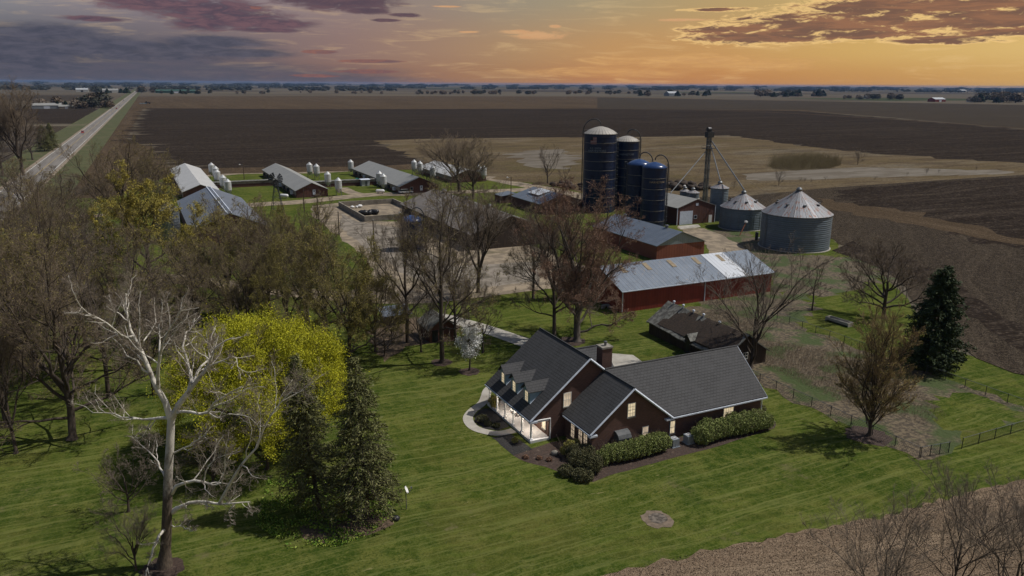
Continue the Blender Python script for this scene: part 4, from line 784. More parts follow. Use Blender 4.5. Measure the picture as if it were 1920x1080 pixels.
# ================================================================== SILOS AND BINS
def silo(px, by, rim_py, wpx, topm, label, pipe_side=1, ladder=-1):
    cx, cy_, _ = G(px, by); d = depth(cx, cy_); r = wpx/2*d/F; va = math.atan2(cx, cy_); cx += r*math.sin(va)*.6; cy_ += r*math.cos(va)*.6
    h = hgt(cx, cy_, rim_py); s = bld('silo', (cx, cy_), label, 'silo', 'dark blue silos')
    MB().lathe(cx, cy_, [(r, 0), (r, h)], 48).build('shell', 'blue_silo', s, True)
    n = int(h/3.05)
    for k in range(1, n+1): z_ = h-k*h/(n+.7); MB().lathe(cx, cy_, [(r+.01, z_), (r+.07, z_+.02), (r+.07, z_+.13), (r+.01, z_+.15)], 48).build('ring', 'pale_ring', s)
    dome = MB().lathe(cx, cy_, [(r+.12, h-.12), (r+.12, h+.05), (r*.75, h+r*.20), (r*.45, h+r*.33), (r*.15, h+r*.41), (0, h+r*.42)], 36).build('dome', 'bin_roof' if topm == 'pale' else 'blue_dome', s, topm != 'pale')
    if topm == 'pale': dome.data.materials[0] = M['bin_roof_pale']
    R_ = lambda a, q=r: (cx+q*math.cos(a), cy_+q*math.sin(a))
    # goose-neck fill pipe over the top, running down the side
    ca = -va; side = Vector((math.cos(ca), math.sin(ca)))*pipe_side
    pts = [(cx+side.x*(r+.35), cy_+side.y*(r+.35), z_) for z_ in (.5, h*.5, h+.3)]
    rr = (r+.35)/2; mx = side*rr
    for k in range(1, 9): a = math.pi*k/8; pts.append((cx+mx.x+side.x*rr*math.cos(a), cy_+mx.y+side.y*rr*math.cos(a), h+.4+math.sin(a)*(rr*.75+.8)+(.42*r)*(k/8)))
    MB().tube(pts, .16, 8).build('fill_pipe', 'dark_steel', s)
    ls = side*-1 if ladder < 0 else side; ang = math.atan2(ls.y, ls.x)-.35*pipe_side*ladder
    q = Vector((math.cos(ang), math.sin(ang))); t_ = Vector((-q.y, q.x)); L = MB()
    for sgn in (-.3, .3): L.tube([(cx+q.x*(r+.2)+t_.x*sgn, cy_+q.y*(r+.2)+t_.y*sgn, .3), (cx+q.x*(r+.2)+t_.x*sgn, cy_+q.y*(r+.2)+t_.y*sgn, h+1.)], .045, 4)
    k = .5
    while k < h: L.tube([(cx+q.x*(r+.2)-t_.x*.3, cy_+q.y*(r+.2)-t_.y*.3, k), (cx+q.x*(r+.2)+t_.x*.3, cy_+q.y*(r+.2)+t_.y*.3, k)], .03, 4); k += .45
    L.build('ladder', 'dark_steel', s); C_ = MB(); k = 2.5
    while k < h+1:
        C_.tube([(cx+q.x*(r+.2+.75*math.sin(a))+t_.x*.45*math.cos(a), cy_+q.y*(r+.2+.75*math.sin(a))+t_.y*.45*math.cos(a), k) for a in [i*math.pi/6 for i in range(7)]], .03, 4, caps=False); k += 1.2
    for a in (math.pi*.25, math.pi*.5, math.pi*.75): C_.tube([(cx+q.x*(r+.2+.75*math.sin(a))+t_.x*.45*math.cos(a), cy_+q.y*(r+.2+.75*math.sin(a))+t_.y*.45*math.cos(a), z_) for z_ in (2.5, h+1)], .025, 4)
    C_.build('ladder_cage', 'dark_steel', s)
    # rail round the rim near the pipe
    rl = MB(); rl.tube([(cx+(r+.1)*math.cos(a), cy_+(r+.1)*math.sin(a), h+1.0) for a in [ca+math.pi*(pipe_side < 0)+i*.12 for i in range(-5, 6)]], .03, 4)
    for i in range(-5, 6, 2): a = ca+math.pi*(pipe_side < 0)+i*.12; rl.tube([(cx+(r+.1)*math.cos(a), cy_+(r+.1)*math.sin(a), h), (cx+(r+.1)*math.cos(a), cy_+(r+.1)*math.sin(a), h+1.0)], .025, 4)
    rl.build('guard_rail', 'dark_steel', s)
    return s, cx, cy_, r, h
m_, t_, b_, co_ = newmat('bin_roof_pale', .6, .1); xx_, yy_, zz_ = t_.xyz(co_); th_ = t_.m('ARCTAN2', yy_, xx_); fr_ = t_.m('ABSOLUTE', t_.m('SUBTRACT', t_.m('FRACT', t_.m('MULTIPLY', th_, 28/(2*math.pi))), .5))
t_.l.new(t_.mix(t_.smooth(fr_, .34, .46, 0, .75), (.33, .31, .28), (.10, .095, .09)), b_.inputs['Base Color'])
s1 = silo(1121, 398, 250, 60.5, 'pale', 'tallest dark blue silo with pale dome, ladder on its left', -1, -1)
s2 = silo(1170.5, 392, 264, 45, 'pale', 'second tallest dark blue silo with pale dome, behind the tallest', 1, 1)
s3 = silo(1193.5, 420, 307.5, 45, 'blue', 'dark blue silo with blue dome, behind its nearly equal twin', 1, -1)
s4 = silo(1221.5, 429, 313, 45.5, 'blue', 'dark blue silo with blue dome and gold lettering, nearest the garage shed', 1, 1)
s5 = silo(773, 470, 412, 43, 'blue', 'short dark blue silo alone in the yard behind bare trees', 1, -1)
# flag and lettering, thin plates bent round the shells
def decal(s, u0, u1, z0, z1, m, name, off=.03):
    root, cx, cy_, r, h = s; va = math.atan2(cx, cy_); base = -math.pi/2-va; mb = MB(); n = 6; vs = []
    for i in range(n+1):
        a = base+(u0+(u1-u0)*i/n)
        for z_ in (z0, z1): vs.append((cx+(r+off)*math.cos(a), cy_+(r+off)*math.sin(a), z_))
    mb.add(vs, [(2*i, 2*i+2, 2*i+3, 2*i+1) for i in range(n)]); return mb.build(name, m, root)
def word(s, txt, u0, z0, size, m, name='lettering'):
    root, cx, cy_, r, h = s; cu = bpy.data.curves.new('lettering', 'FONT'); cu.body = txt; cu.size = size; cu.extrude = 0; to = bpy.data.objects.new('lettering', cu); COL.objects.link(to)
    dg = bpy.context.evaluated_depsgraph_get(); me = bpy.data.meshes.new_from_object(to.evaluated_get(dg)); bpy.data.objects.remove(to)
    va = math.atan2(cx, cy_); base = -math.pi/2-va+u0
    for v in me.vertices: a = base+v.co.x/r; z_ = v.co.y; v.co = (cx+(r+.05)*math.cos(a)-root.location.x, cy_+(r+.05)*math.sin(a)-root.location.y, z0+z_)
    me.materials.clear(); me.materials.append(M[m]); o = bpy.data.objects.new(name, me); COL.objects.link(o); o.parent = root
mat('faded_cream', (.34, .27, .17), (.28, .22, .14), 2.); mat('flag_red', (.20, .05, .045), (.16, .045, .04), 2.); mat('flag_pale', (.30, .27, .27), (.26, .23, .23), 2.); mat('letter_grey', (.20, .23, .27), (.17, .2, .24), 2.)
h_ = s1[4]; fl = decal(s1, -.62, -.22, h_-3.1, h_-.9, 'flag_pale', 'flag')
for k in range(5): decal(s1, -.62, -.22, h_-3.05+k*.46, h_-2.82+k*.46, 'flag_red', 'flag_stripe', .04)
decal(s1, -.62, -.45, h_-1.95, h_-.9, 'dark_paint', 'flag_canton', .055)
word(s1, 'A.O. SMITH', -.66, h_-4.6, .75, 'letter_grey'); word(s1, 'HARVESTORE', -.80, h_-5.5, 1.0, 'letter_grey'); word(s2, 'HARVESTORE', -.60, h_*.86-3.6, .8, 'letter_grey'); word(s4, 'HARVESTORE', -.35, s4[4]-4.2, .78, 'faded_cream'); word(s4, 'A.O. SMITH', -.12, s4[4]-3.3, .4, 'letter_grey')
def grainbin(px, by, r, eave_py, apex_py, label, rings=True, vents=True, xy=None):
    cx, cy_ = xy or G(px, by)[:2]; h = hgt(cx, cy_, eave_py); ha = hgt(cx, cy_, apex_py)
    s = bld('grain_bin', (cx, cy_), label, 'grain bin', 'galvanised grain bins')
    prof = []; z_ = 0.15
    while z_ < h: prof += [(r, z_), (r, min(z_+.42, h)), (r+.03, min(z_+.47, h))]; z_ += .5
    MB().lathe(cx, cy_, prof, 64).build('shell', 'galv_wall_z', s, True)
    rf = MB().lathe(cx, cy_, [(r+.18, h-.08), (r+.18, h+.05), (.6, ha-.35), (.6, ha-.1)], 72).build('roof', 'bin_roof', s)
    MB().lathe(cx, cy_, [(.75, ha-.1), (.75, ha+.15), (.4, ha+.55), (0, ha+.65)], 16).build('cap', 'steel', s)
    if vents:
        for k in range(8):
            a = k*math.pi/4+.3; q = r*.62; zt_ = h+(ha-.35-h)*(r-q)/(r-.6); v = MB(); X, Y = cx+q*math.cos(a), cy_+q*math.sin(a); v.box(X-.3, X+.3, Y-.3, Y+.3, zt_, zt_+.42); v.build('roof_vent', 'dark_steel' if k % 3 == 0 else 'steel', rf)
    lad = MB(); a = math.radians(150); 
    MB().lathe(cx, cy_, [(r+.35, .02), (r+.35, .14), (r-.05, .149)], 48).build('foundation', 'concrete', s)
    if rings:
        for k in range(26 if r > 7 else 18):
            a = 2*math.pi*k/(26 if r > 7 else 18); 
            if r < 7: MB().tube([(cx+(r+.06)*math.cos(a), cy_+(r+.06)*math.sin(a), .15), (cx+(r+.06)*math.cos(a), cy_+(r+.06)*math.sin(a), h*.78)], .05, 4).build('stiffener', 'steel', s)
    L = MB(); va = math.atan2(cx, cy_); a0 = -math.pi/2-va+(-.95 if r > 7 else .42)
    for dd in (-.2, .2): L.tube([(cx+(r+.15)*math.cos(a0+dd/r), cy_+(r+.15)*math.sin(a0+dd/r), .3), (cx+(r+.15)*math.cos(a0+dd/r), cy_+(r+.15)*math.sin(a0+dd/r), h)], .05, 4)
    k = .5
    while k < h: L.tube([(cx+(r+.15)*math.cos(a0-.2/r), cy_+(r+.15)*math.sin(a0-.2/r), k), (cx+(r+.15)*math.cos(a0+.2/r), cy_+(r+.15)*math.sin(a0+.2/r), k)], .035, 4); k += .5
    L.build('ladder', 'steel', s)
    return s, cx, cy_, r, h, ha
g1 = grainbin(0, 0, 8.5, 398.5, 355.5, 'largest squat grain bin with rust-streaked conical roof', False, xy=(150.5, 143.6))
g2 = grainbin(0, 0, 6.2, 387.5, 360.5, 'medium grain bin with vertical ribs and rusty cone roof', xy=(156.9, 170.2))
g3 = grainbin(0, 0, 2.65, 352, 342.6, 'narrow grain bin between the garage shed and the medium bin', False, False, xy=(159.2, 183.2))
g4 = grainbin(0, 0, 2.2, 361, 354.5, 'small silver bin behind the garage shed roof, right of its smaller twin', False, False, xy=(181.8, 223.3))
g5 = grainbin(0, 0, 1.8, 358.5, 352.5, 'smallest silver bin behind the garage shed roof', False, False, xy=(182.8, 229.2))
# auger pipe at the medium bin, bin fan
c = G(*(1240+610/4.153, 230+885/4.153)); e_ = (c[0]+4.5, c[1]+2.5, 5.2)
MB_ = MB().tube([(c[0], c[1], .3), (c[0]+2.4, c[1]+.6, 3.6)], .14, 8); a_ = empty('grain_auger', (c[0], c[1], 0), 'rusty orange auger leaning by the medium grain bin', 'auger'); MB_.build('auger_tube', 'orange_pipe', a_); MB().box(c[0]+2.1, c[0]+2.8, c[1]+.3, c[1]+.95, 3.5, 3.95).build('auger_head', 'white_plastic', a_); MB().tube([(c[0]+2.2, c[1]+.5, 3.3), (c[0]+2.9, c[1]+1.2, 0)], .05, 6).build('leg', 'steel', a_)
c = G(1240+740/4.153, 230+915/4.153); a_ = empty('aeration_fan', (c[0], c[1], 0), 'upright dark aeration fan left of the largest grain bin', 'fan'); MB().lathe(c[0], c[1], [(.45, 0), (.45, 2.0), (.35, 2.2), (0, 2.25)], 14).build('housing', 'dark_steel', a_); MB().tube([(c[0], c[1], .4), (c[0]+2.6, c[1]+.6, .4)], .3, 8).build('duct', 'steel', a_)
# ------------------------------------------------------------------ elevator leg
tx, ty = 170.5, 203.; th_ = hgt(tx, ty, 246); tw = empty('grain_elevator', (tx, ty, 0), 'tall grey bucket elevator tower rising above the bins', 'grain elevator')
for dx in (-.55, .55): MB().box(tx+dx-.3, tx+dx+.3, ty-.25, ty+.25, 0, th_-2).build('leg_casing', 'steel', tw)
l_ = MB(); k = 1.
while k < th_-2: l_.box(tx-.95, tx+.95, ty-.5, ty+.5, k, k+.1); k += 3.
l_.build('brace', 'dark_steel', tw)
L = MB()
for dx in (-1.35, -.95): L.tube([(tx+dx, ty-.3, 0), (tx+dx, ty-.3, th_-1)], .04, 4)
k = .5
while k < th_-1: L.tube([(tx-1.35, ty-.3, k), (tx-.95, ty-.3, k)], .03, 4); k += .45
L.build('ladder', 'dark_steel', tw)
cg = MB(); k = 3.
while k < th_-1: cg.tube([(tx-1.15+.42*math.cos(a), ty-.3-.7*math.sin(a), k) for a in [i*math.pi/6 for i in range(7)]], .03, 4, caps=False); k += 1.1
cg.tube([(tx-1.15, ty-1.0, 3.), (tx-1.15, ty-1.0, th_-1)], .03, 4).build('ladder_cage', 'dark_steel', tw)
MB().box(tx-1.3, tx+1.3, ty-.8, ty+.8, th_-2, th_-.2).box(tx-.6, tx+.5, ty-.5, ty+.5, th_-.2, th_+.8).tube([(tx-1, ty, th_+.6), (tx+.2, ty, th_+.6)], .7, 12).build('elevator_head', 'dark_steel', tw)
MB().box(tx-1.9, tx+1.9, ty-1.2, ty+1.2, th_-5.6, th_-5.45).build('platform', 'dark_steel', tw)
rr = MB()
for a, b in (((-1.9, -1.2), (1.9, -1.2)), ((1.9, -1.2), (1.9, 1.2)), ((1.9, 1.2), (-1.9, 1.2)), ((-1.9, 1.2), (-1.9, -1.2))): rr.tube([(tx+a[0], ty+a[1], th_-4.5), (tx+b[0], ty+b[1], th_-4.5)], .04, 4).tube([(tx+a[0], ty+a[1], th_-5.5), (tx+a[0], ty+a[1], th_-4.5)], .04, 4)
rr.build('guard_rail', 'dark_steel', tw)
def spout(p, r=.2): MB().tube(p, r, 8).build('spout', 'steel', tw)
hd = (tx+.8, ty-.3, th_-3.2)
spout([hd, (g2[1], g2[2], g2[5]+.7)], .19); spout([(tx+.5, ty, th_-4), (g3[1], g3[2], g3[5]+.7)], .17); spout([(tx-.6, ty, th_-6), (148.8, 193.5, 7.5)], .15)
for gx in (g1,): MB().tube([(gx[1]-3.2, gx[2]+.5, gx[5]-2.2), (gx[1], gx[2], gx[5]+.4)], .2, 8).build('fill_spout', 'steel', gx[0])
for a in ((150., 190., .3), (195., 190., .3), (180, 225, .3)): MB().tube([(tx, ty, th_*.72), a], .02, 4).build('guy_wire', 'dark_steel', tw)
# ------------------------------------------------------------------ feed bins
def feedbin(x_, y_, label, r=1.25, hh=3.0):
    s = empty('feed_bin', (x_, y_, 0), label, 'feed bin', 'white feed bins beside the livestock barns')
    MB().lathe(x_, y_, [(.25, 1.0), (r, 2.6), (r+.03, 2.62)], 20).build('hopper', 'bin_white', s, False); MB().lathe(x_, y_, [(r, 2.62), (r, 2.6+hh)], 24).build('shell', 'bin_white', s, True)
    MB().lathe(x_, y_, [(r+.05, 2.58+hh), (.3, 3.5+hh), (.3, 3.62+hh), (0, 3.7+hh)], 24).build('roof', 'bin_white', s)
    for k in range(4): a = k*math.pi/2+.5; MB().tube([(x_+(r+.02)*math.cos(a), y_+(r+.02)*math.sin(a), 0), (x_+(r+.02)*math.cos(a), y_+(r+.02)*math.sin(a), 2.7)], .06, 4).build('leg', 'steel', s)
    return s
fb = [((357.5+41, 334), 'white feed bin farthest back beside the white-roofed barn'), ((406, 341.5), 'rust-stained feed bin in the middle of the left cluster'), ((409, 349), 'squat feed bin just above the walkway end'), ((420, 361), 'rust-ringed feed bin above the grey barn roof'), ((429, 370), 'feed bin touching the grey barn roof line'),
      ((581.5, 333), 'feed bin behind the barn with the pale grey roof, left one'), ((594.5, 336.5), 'feed bin behind the pale grey barn, right one'), ((615.5, 353.5), 'feed bin between the pale grey barn and the yard grass'), ((635.5, 367), 'feed bin standing alone on the grass near the farm lane'),
      ((658.5, 327), 'feed bin at the far corner of the widest barn'), ((712, 352), 'feed bin at the widest barn wall, rear one'), ((719.5, 358), 'feed bin at the widest barn wall, front one'),
      ((777, 327), 'feed bin behind the widest barn roof, first from left'), ((788, 330), 'feed bin behind the widest barn roof, second from left'), ((812, 340), 'feed bin behind the widest barn roof nearest its gable'), ((897, 338), 'feed bin at the farthest barn, left of a pair'), ((907, 340), 'rightmost feed bin, at the farthest barn')]
for (p_, lb) in fb:
    c = G(*p_); feedbin(c[0], c[1], lb)
def tank(px, py, L, label, ax=(1, 0)):
    c = G(px, py); s = empty('propane_tank', (c[0], c[1], 0), label, 'propane tank', 'propane tanks'); d = Vector(ax).normalized(); P_ = lambda t: (c[0]+d.x*t, c[1]+d.y*t, 1.0)
    MB().tube([P_(-L/2-.45), P_(-L/2-.25), P_(-L/2), P_(L/2), P_(L/2+.25), P_(L/2+.45)], [.1, .42, .6, .6, .42, .1], 14).build('tank', 'white_plastic', s, True)
    for t in (-L/3, L/3): q = P_(t); MB().box(q[0]-.12, q[0]+.12, q[1]-.4, q[1]+.4, 0, .5).build('saddle', 'concrete', s)
tank(533, 372, 2.6, 'white propane tank beside the pale grey barn wall', (.7, -.7)); tank(713, 363, 2.4, 'white propane tank on the grass left of the white car', (.8, -.3))
# ------------------------------------------------------------------ windmill
c = G(521, 402); hh = hgt(c[0], c[1], 337); wm = empty('windmill', (c[0], c[1], 0), 'dark farm windmill on an open lattice tower in front of a livestock barn', 'windmill')
T_ = MB()
for sx in (-1, 1):
    for sy_ in (-1, 1): T_.tube([(c[0]+sx*1.9, c[1]+sy_*1.9, 0), (c[0]+sx*.15, c[1]+sy_*.15, hh)], .09, 4)
for k in range(6):
    z_ = hh*k/6; z2_ = hh*(k+1)/6; q = 1.9-1.75*k/6; q2 = 1.9-1.75*(k+1)/6
    for i in range(4):
        A = [(-1, -1), (1, -1), (1, 1), (-1, 1)]; a, b = A[i], A[(i+1) % 4]; T_.tube([(c[0]+a[0]*q2, c[1]+a[1]*q2, z2_), (c[0]+b[0]*q2, c[1]+b[1]*q2, z2_)], .05, 4).tube([(c[0]+a[0]*q, c[1]+a[1]*q, z_), (c[0]+b[0]*q2, c[1]+b[1]*q2, z2_)], .04, 4)
T_.build('tower', 'dark_steel', wm)
wh = MB(); ctr = Vector((c[0], c[1]-.5, hh+.2))
for k in range(16):
    a = 2*math.pi*k/16; 
    if k in (3, 4, 9, 14): continue
    u = Vector((math.cos(a), 0, math.sin(a))); t_ = Vector((-math.sin(a), 0, math.cos(a))); p = [ctr+u*.7-t_*.12, ctr+u*2.2-t_*.34, ctr+u*2.2+t_*.34+Vector((0, .2, 0)), ctr+u*.7+t_*.12+Vector((0, .1, 0))]; wh.prism([tuple(v) for v in p], (0, .03, 0))
wh.tube([tuple(ctr+Vector((1.4*math.cos(a), .05, 1.4*math.sin(a)))) for a in [i*math.pi/8 for i in range(17)]], .04, 4); wh.lathe(ctr.x, ctr.y, [(0, ctr.z-.3), (.3, ctr.z), (0, ctr.z+.3)], 8); wh.build('wheel', 'dark_steel', wm)
MB().prism([(c[0]+.2, c[1]+.3, hh+.1), (c[0]+1.2, c[1]+2.4, hh-.4), (c[0]+1.2, c[1]+2.4, hh+1.0)], (.04, 0, 0)).tube([tuple(ctr), (c[0]+.2, c[1]+.3, hh+.2)], .08, 5).build('tail_vane', 'steel', wm)
# ------------------------------------------------------------------ poles and wires
poles = []
for px, by, ty_, lb, arm in ((571, 397, 351, 'leaning brown utility pole in front of the pale grey barn', 0), (597, 412, 372, 'short brown pole at the yard corner, second in the row', 0), (636, 440, 397, 'brown pole with a slack cable, third in the row', 0), (702, 480, 413, 'tall dark pole standing in the concrete yard', 0), (958, 386, 332, 'tall dark pole with lamp arm by the far lane', 1), (458, 336, 308, 'thin dark pole at the edge of the ploughed field', 1), (87, 271, 237, 'pale utility pole with transformer beside the highway', 2)):
    c = G(px, by); h_ = hgt(c[0], c[1], ty_); s = empty('utility_pole', (c[0], c[1], 0), lb, 'utility pole', 'utility poles around the farm')
    MB().tube([(c[0], c[1], 0), (c[0], c[1], h_)], [.17, .12], 8).build('pole', 'pole_wood' if arm < 2 else 'bark_grey', s)
    if arm == 1: ar = MB().tube([(c[0], c[1], h_-.3), (c[0]-1.3, c[1], h_)], .05, 5).build('lamp_arm', 'steel', s); MB().lathe(c[0]-1.4, c[1], [(.3, h_-.15), (.25, h_+.1), (0, h_+.15)], 10).build('lamp_head', 'white_plastic', ar)
    if arm == 2:
        MB().tube([(c[0]-1.1, c[1], h_-.6), (c[0]+1.1, c[1], h_-.6)], .07, 4).build('crossarm', 'pole_wood', s); MB().lathe(c[0]+.5, c[1], [(.3, h_-2.2), (.3, h_-1.2), (0, h_-1.1)], 10).build('transformer', 'steel', s)
    if arm == 0: MB().lathe(c[0], c[1], [(.1, h_), (.12, h_+.1), (0, h_+.22)], 8).build('pole_cap', 'steel', s)
    poles.append((c[0], c[1], h_))
for i, (a, b, lb) in enumerate(((1, 2, 'thin slack cable between the second and third yard poles'), (2, 3, 'thin slack cable from the third pole to the tall dark pole'))):
    p, q = Vector(poles[a]), Vector(poles[b]); one('power_cable', MB().tube([tuple(p.lerp(q, t/10)-Vector((0, 0, 2.2*math.sin(math.pi*t/10)))) for t in range(11)], .035, 4), 'black', lb, 'cable', 'cables between the yard poles')
# ------------------------------------------------------------------ fences
def fence(pts, h, label, step=3., mesh=True, name='chain_link_fence', wood=False):
    s = empty(name, (pts[0][0], pts[0][1], 0), label, 'fence'); 
    for i in range(len(pts)-1):
        a, b = Vector(pts[i]), Vector(pts[i+1]); L = (b-a).length; n = max(1, round(L/step))
        for k in range(n+(1 if i == len(pts)-2 else 0)): p = a.lerp(b, k/n); MB().tube([(p.x, p.y, 0), (p.x, p.y, h+.05)], .05 if not wood else .08, 6).build('post', 'dark_steel' if not wood else 'pole_wood', s)
        if mesh:
            MB().tube([(*a, h), (*b, h)], .03, 5).build('rail', 'steel', s)
            w_ = MB(); m_ = int(L/.35)
            for k in range(m_): 
                p = a.lerp(b, k/m_); q = a.lerp(b, min(1, (k+3.2)/m_)); w_.tube([(p.x, p.y, .05), (q.x, q.y, h)], .011, 3, caps=False).tube([(q.x, q.y, .05), (p.x, p.y, h)], .011, 3, caps=False)
            w_.build('wire_mesh', 'dark_steel', s)
        else:
            for z_ in (h*.35, h*.65, h*.95): MB().tube([(*a, z_), (*b, z_)], .03 if not wood else .07, 4).build('rail', 'steel' if not wood else 'pole_wood', s)
    return s
fence([(75.2, 50.6), (75.2, 78.5)], 1.3, 'low wire fence between the mown lawn and the weedy paddock'); fence([(99.4, 50.2), (99.4, 97)], 1.3, 'wire fence along the far side of the weedy paddock')
fence([(81.6, 50.0), (99.3, 50.0)], 1.35, 'chain-link fence along the paddock front, right of the gap'); fence([(75.3, 50.5), (79.3, 50.0)], 1.35, 'short bent chain-link gate panel at the paddock corner', 1.6, name='gate_panel')
fence([G(1150, 578)[:2], G(1240, 570)[:2], G(1420, 545)[:2]], 1.5, 'thin pasture fence in front of the red shed', 4., False, 'pasture_fence'); fence([G(1010, 405)[:2], G(1062, 405)[:2]], 1.4, 'wooden corral fence by the tin-roofed shed', 3, False, 'corral_fence', True)
# ================================================================== VEHICLES
def car(name, c, d, paint, label, L=4.7, W=1.85, Hh=1.5, suv=True, group=None):
    """c ground point, d heading (unit 2D)"""
    s = empty(name, (c[0], c[1], c[2] if len(c) > 2 else 0), label, 'car', group); z0 = s.location.z; d = Vector(d).normalized(); n = Vector((-d.y, d.x))
    def P_(u, v, z_): return (c[0]+d.x*u+n.x*v, c[1]+d.y*u+n.y*v, z0+z_)
    prof = [(-L/2, .45), (-L/2, .95), (-L/2+.15, 1.0), (L*.18, 1.0), (L/2-.15, .85), (L/2, .7), (L/2, .4)]
    mb = MB(); mb.prism([P_(u, -W/2, z_) for u, z_ in prof], (n.x*W, n.y*W, 0)); mb.build('body', paint, s)
    ct = -L/2+.25 if suv else -L*.36; k = MB(); w2 = W*.88; k.prism([P_(u, -w2/2, z_) for u, z_ in ((ct-.1, 1.0), (ct+.3, Hh), (L*.10, Hh), (L*.27, 1.0))], (n.x*w2, n.y*w2, 0)); k.build('window_band', 'dark_glass', s)
    MB().prism([P_(u, -w2/2+.03, z_) for u, z_ in ((ct+.22, Hh+.005), (ct+.3, Hh+.06), (L*.08, Hh+.06), (L*.13, Hh+.005))], (n.x*(w2-.06), n.y*(w2-.06), 0)).build('roof_panel', paint, s)
    for u in (-L*.31, L*.31):
        for v in (-W/2+.1, W/2-.1):
            t_ = MB().tube([P_(u, v-.12, .34), P_(u, v+.12, .34)], .34, 14).build('wheel', 'black', s); MB().tube([P_(u, v-.125, .34), P_(u, v+.125, .34)], .18, 10).build('hub', 'steel', t_)
    for v in (-W*.36, W*.36): MB().prism([P_(L/2-.02, v-.18, .62), P_(L/2-.02, v+.18, .62), P_(L/2-.02, v+.18, .76), P_(L/2-.02, v-.18, .76)], (d.x*.05, d.y*.05, 0)).build('headlight', 'white_plastic', s); MB().prism([P_(-L/2+.02, v-.15, .72), P_(-L/2+.02, v+.15, .72), P_(-L/2+.02, v+.15, .9), P_(-L/2+.02, v-.15, .9)], (-d.x*.05, -d.y*.05, 0)).build('taillight', 'red_paint', s)
    return s
c = G(761, 363); car('parked_car', (c[0], c[1], .06), (1, .05), 'white_paint', 'white station wagon parked by the widest livestock barn', 5.2, 1.9, 1.65)
for px, py, o_, pm, dr_, lb, nm in ((149, 250, -2.6, 'red_paint', -1, 'bright red pickup on the highway, nearest car', 5.4), (213, 204.5, 1.8, 'red_paint', 1, 'dark red car on the highway, second nearest', 4.8), (219.5, 199.5, 1.8, 'white_paint', 1, 'pale car just ahead of the dark red one', 4.8), (225.5, 189, -2.6, 'dark_paint', -1, 'dark car on the far highway, left lane', 4.8), (244, 177.5, 1.8, 'dark_paint', 1, 'dark car near the vanishing end of the highway', 6)):
    g_ = G(px, py); t_ = (Vector(g_[:2])-Vector((RX0, RY0))).dot(rd); p = along(t_, o_); car('highway_car', (p[0], p[1], .2), tuple(rd*dr_), pm, lb, nm, 2.0, 1.7, group='cars on the highway')
# tractor with implement in the field
c = G(277, 195); s = empty('tractor', (c[0], c[1], .1), 'dark tractor working in the far ploughed field', 'tractor'); X, Y = c[0], c[1]
MB().box(X-1, X+4.4, Y-1, Y+1, 1.6, 3.2).build('hood', 'dark_paint', s); MB().box(X-3.4, X-.9, Y-1.2, Y+1.2, 1.8, 5.0).build('cab', 'dark_glass', s)
for u, r_ in ((-2.4, 1.9), (3.2, 1.4)):
    for v in (-2.2, 2.2): MB().tube([(X+u, Y+v-.5, r_+.05), (X+u, Y+v+.5, r_+.05)], r_, 16).build('wheel', 'black', s)
c = G(269, 195.3); s = empty('field_cultivator', (c[0], c[1], .1), 'wide blue-grey field implement towed by the tractor', 'farm implement'); X, Y = c[0], c[1]
MB().box(X-6, X+5, Y-7, Y-6.4, 1.2, 1.8).box(X-6, X+5, Y+6.4, Y+7, 1.2, 1.8).box(X-6, X-5.4, Y-6.4, Y+6.4, 1.2, 1.8).box(X-.3, X+.3, Y-6.4, Y+6.4, 1.2, 1.8).box(X+4.4, X+5, Y-6.4, Y+6.4, 1.2, 1.8).build('frame', 'trim_blue', s)
for v in (-5, -1.5, 1.5, 5): MB().tube([(X-2, Y+v-.2, .6), (X-2, Y+v+.2, .6)], .55, 10).build('wheel', 'black', s)

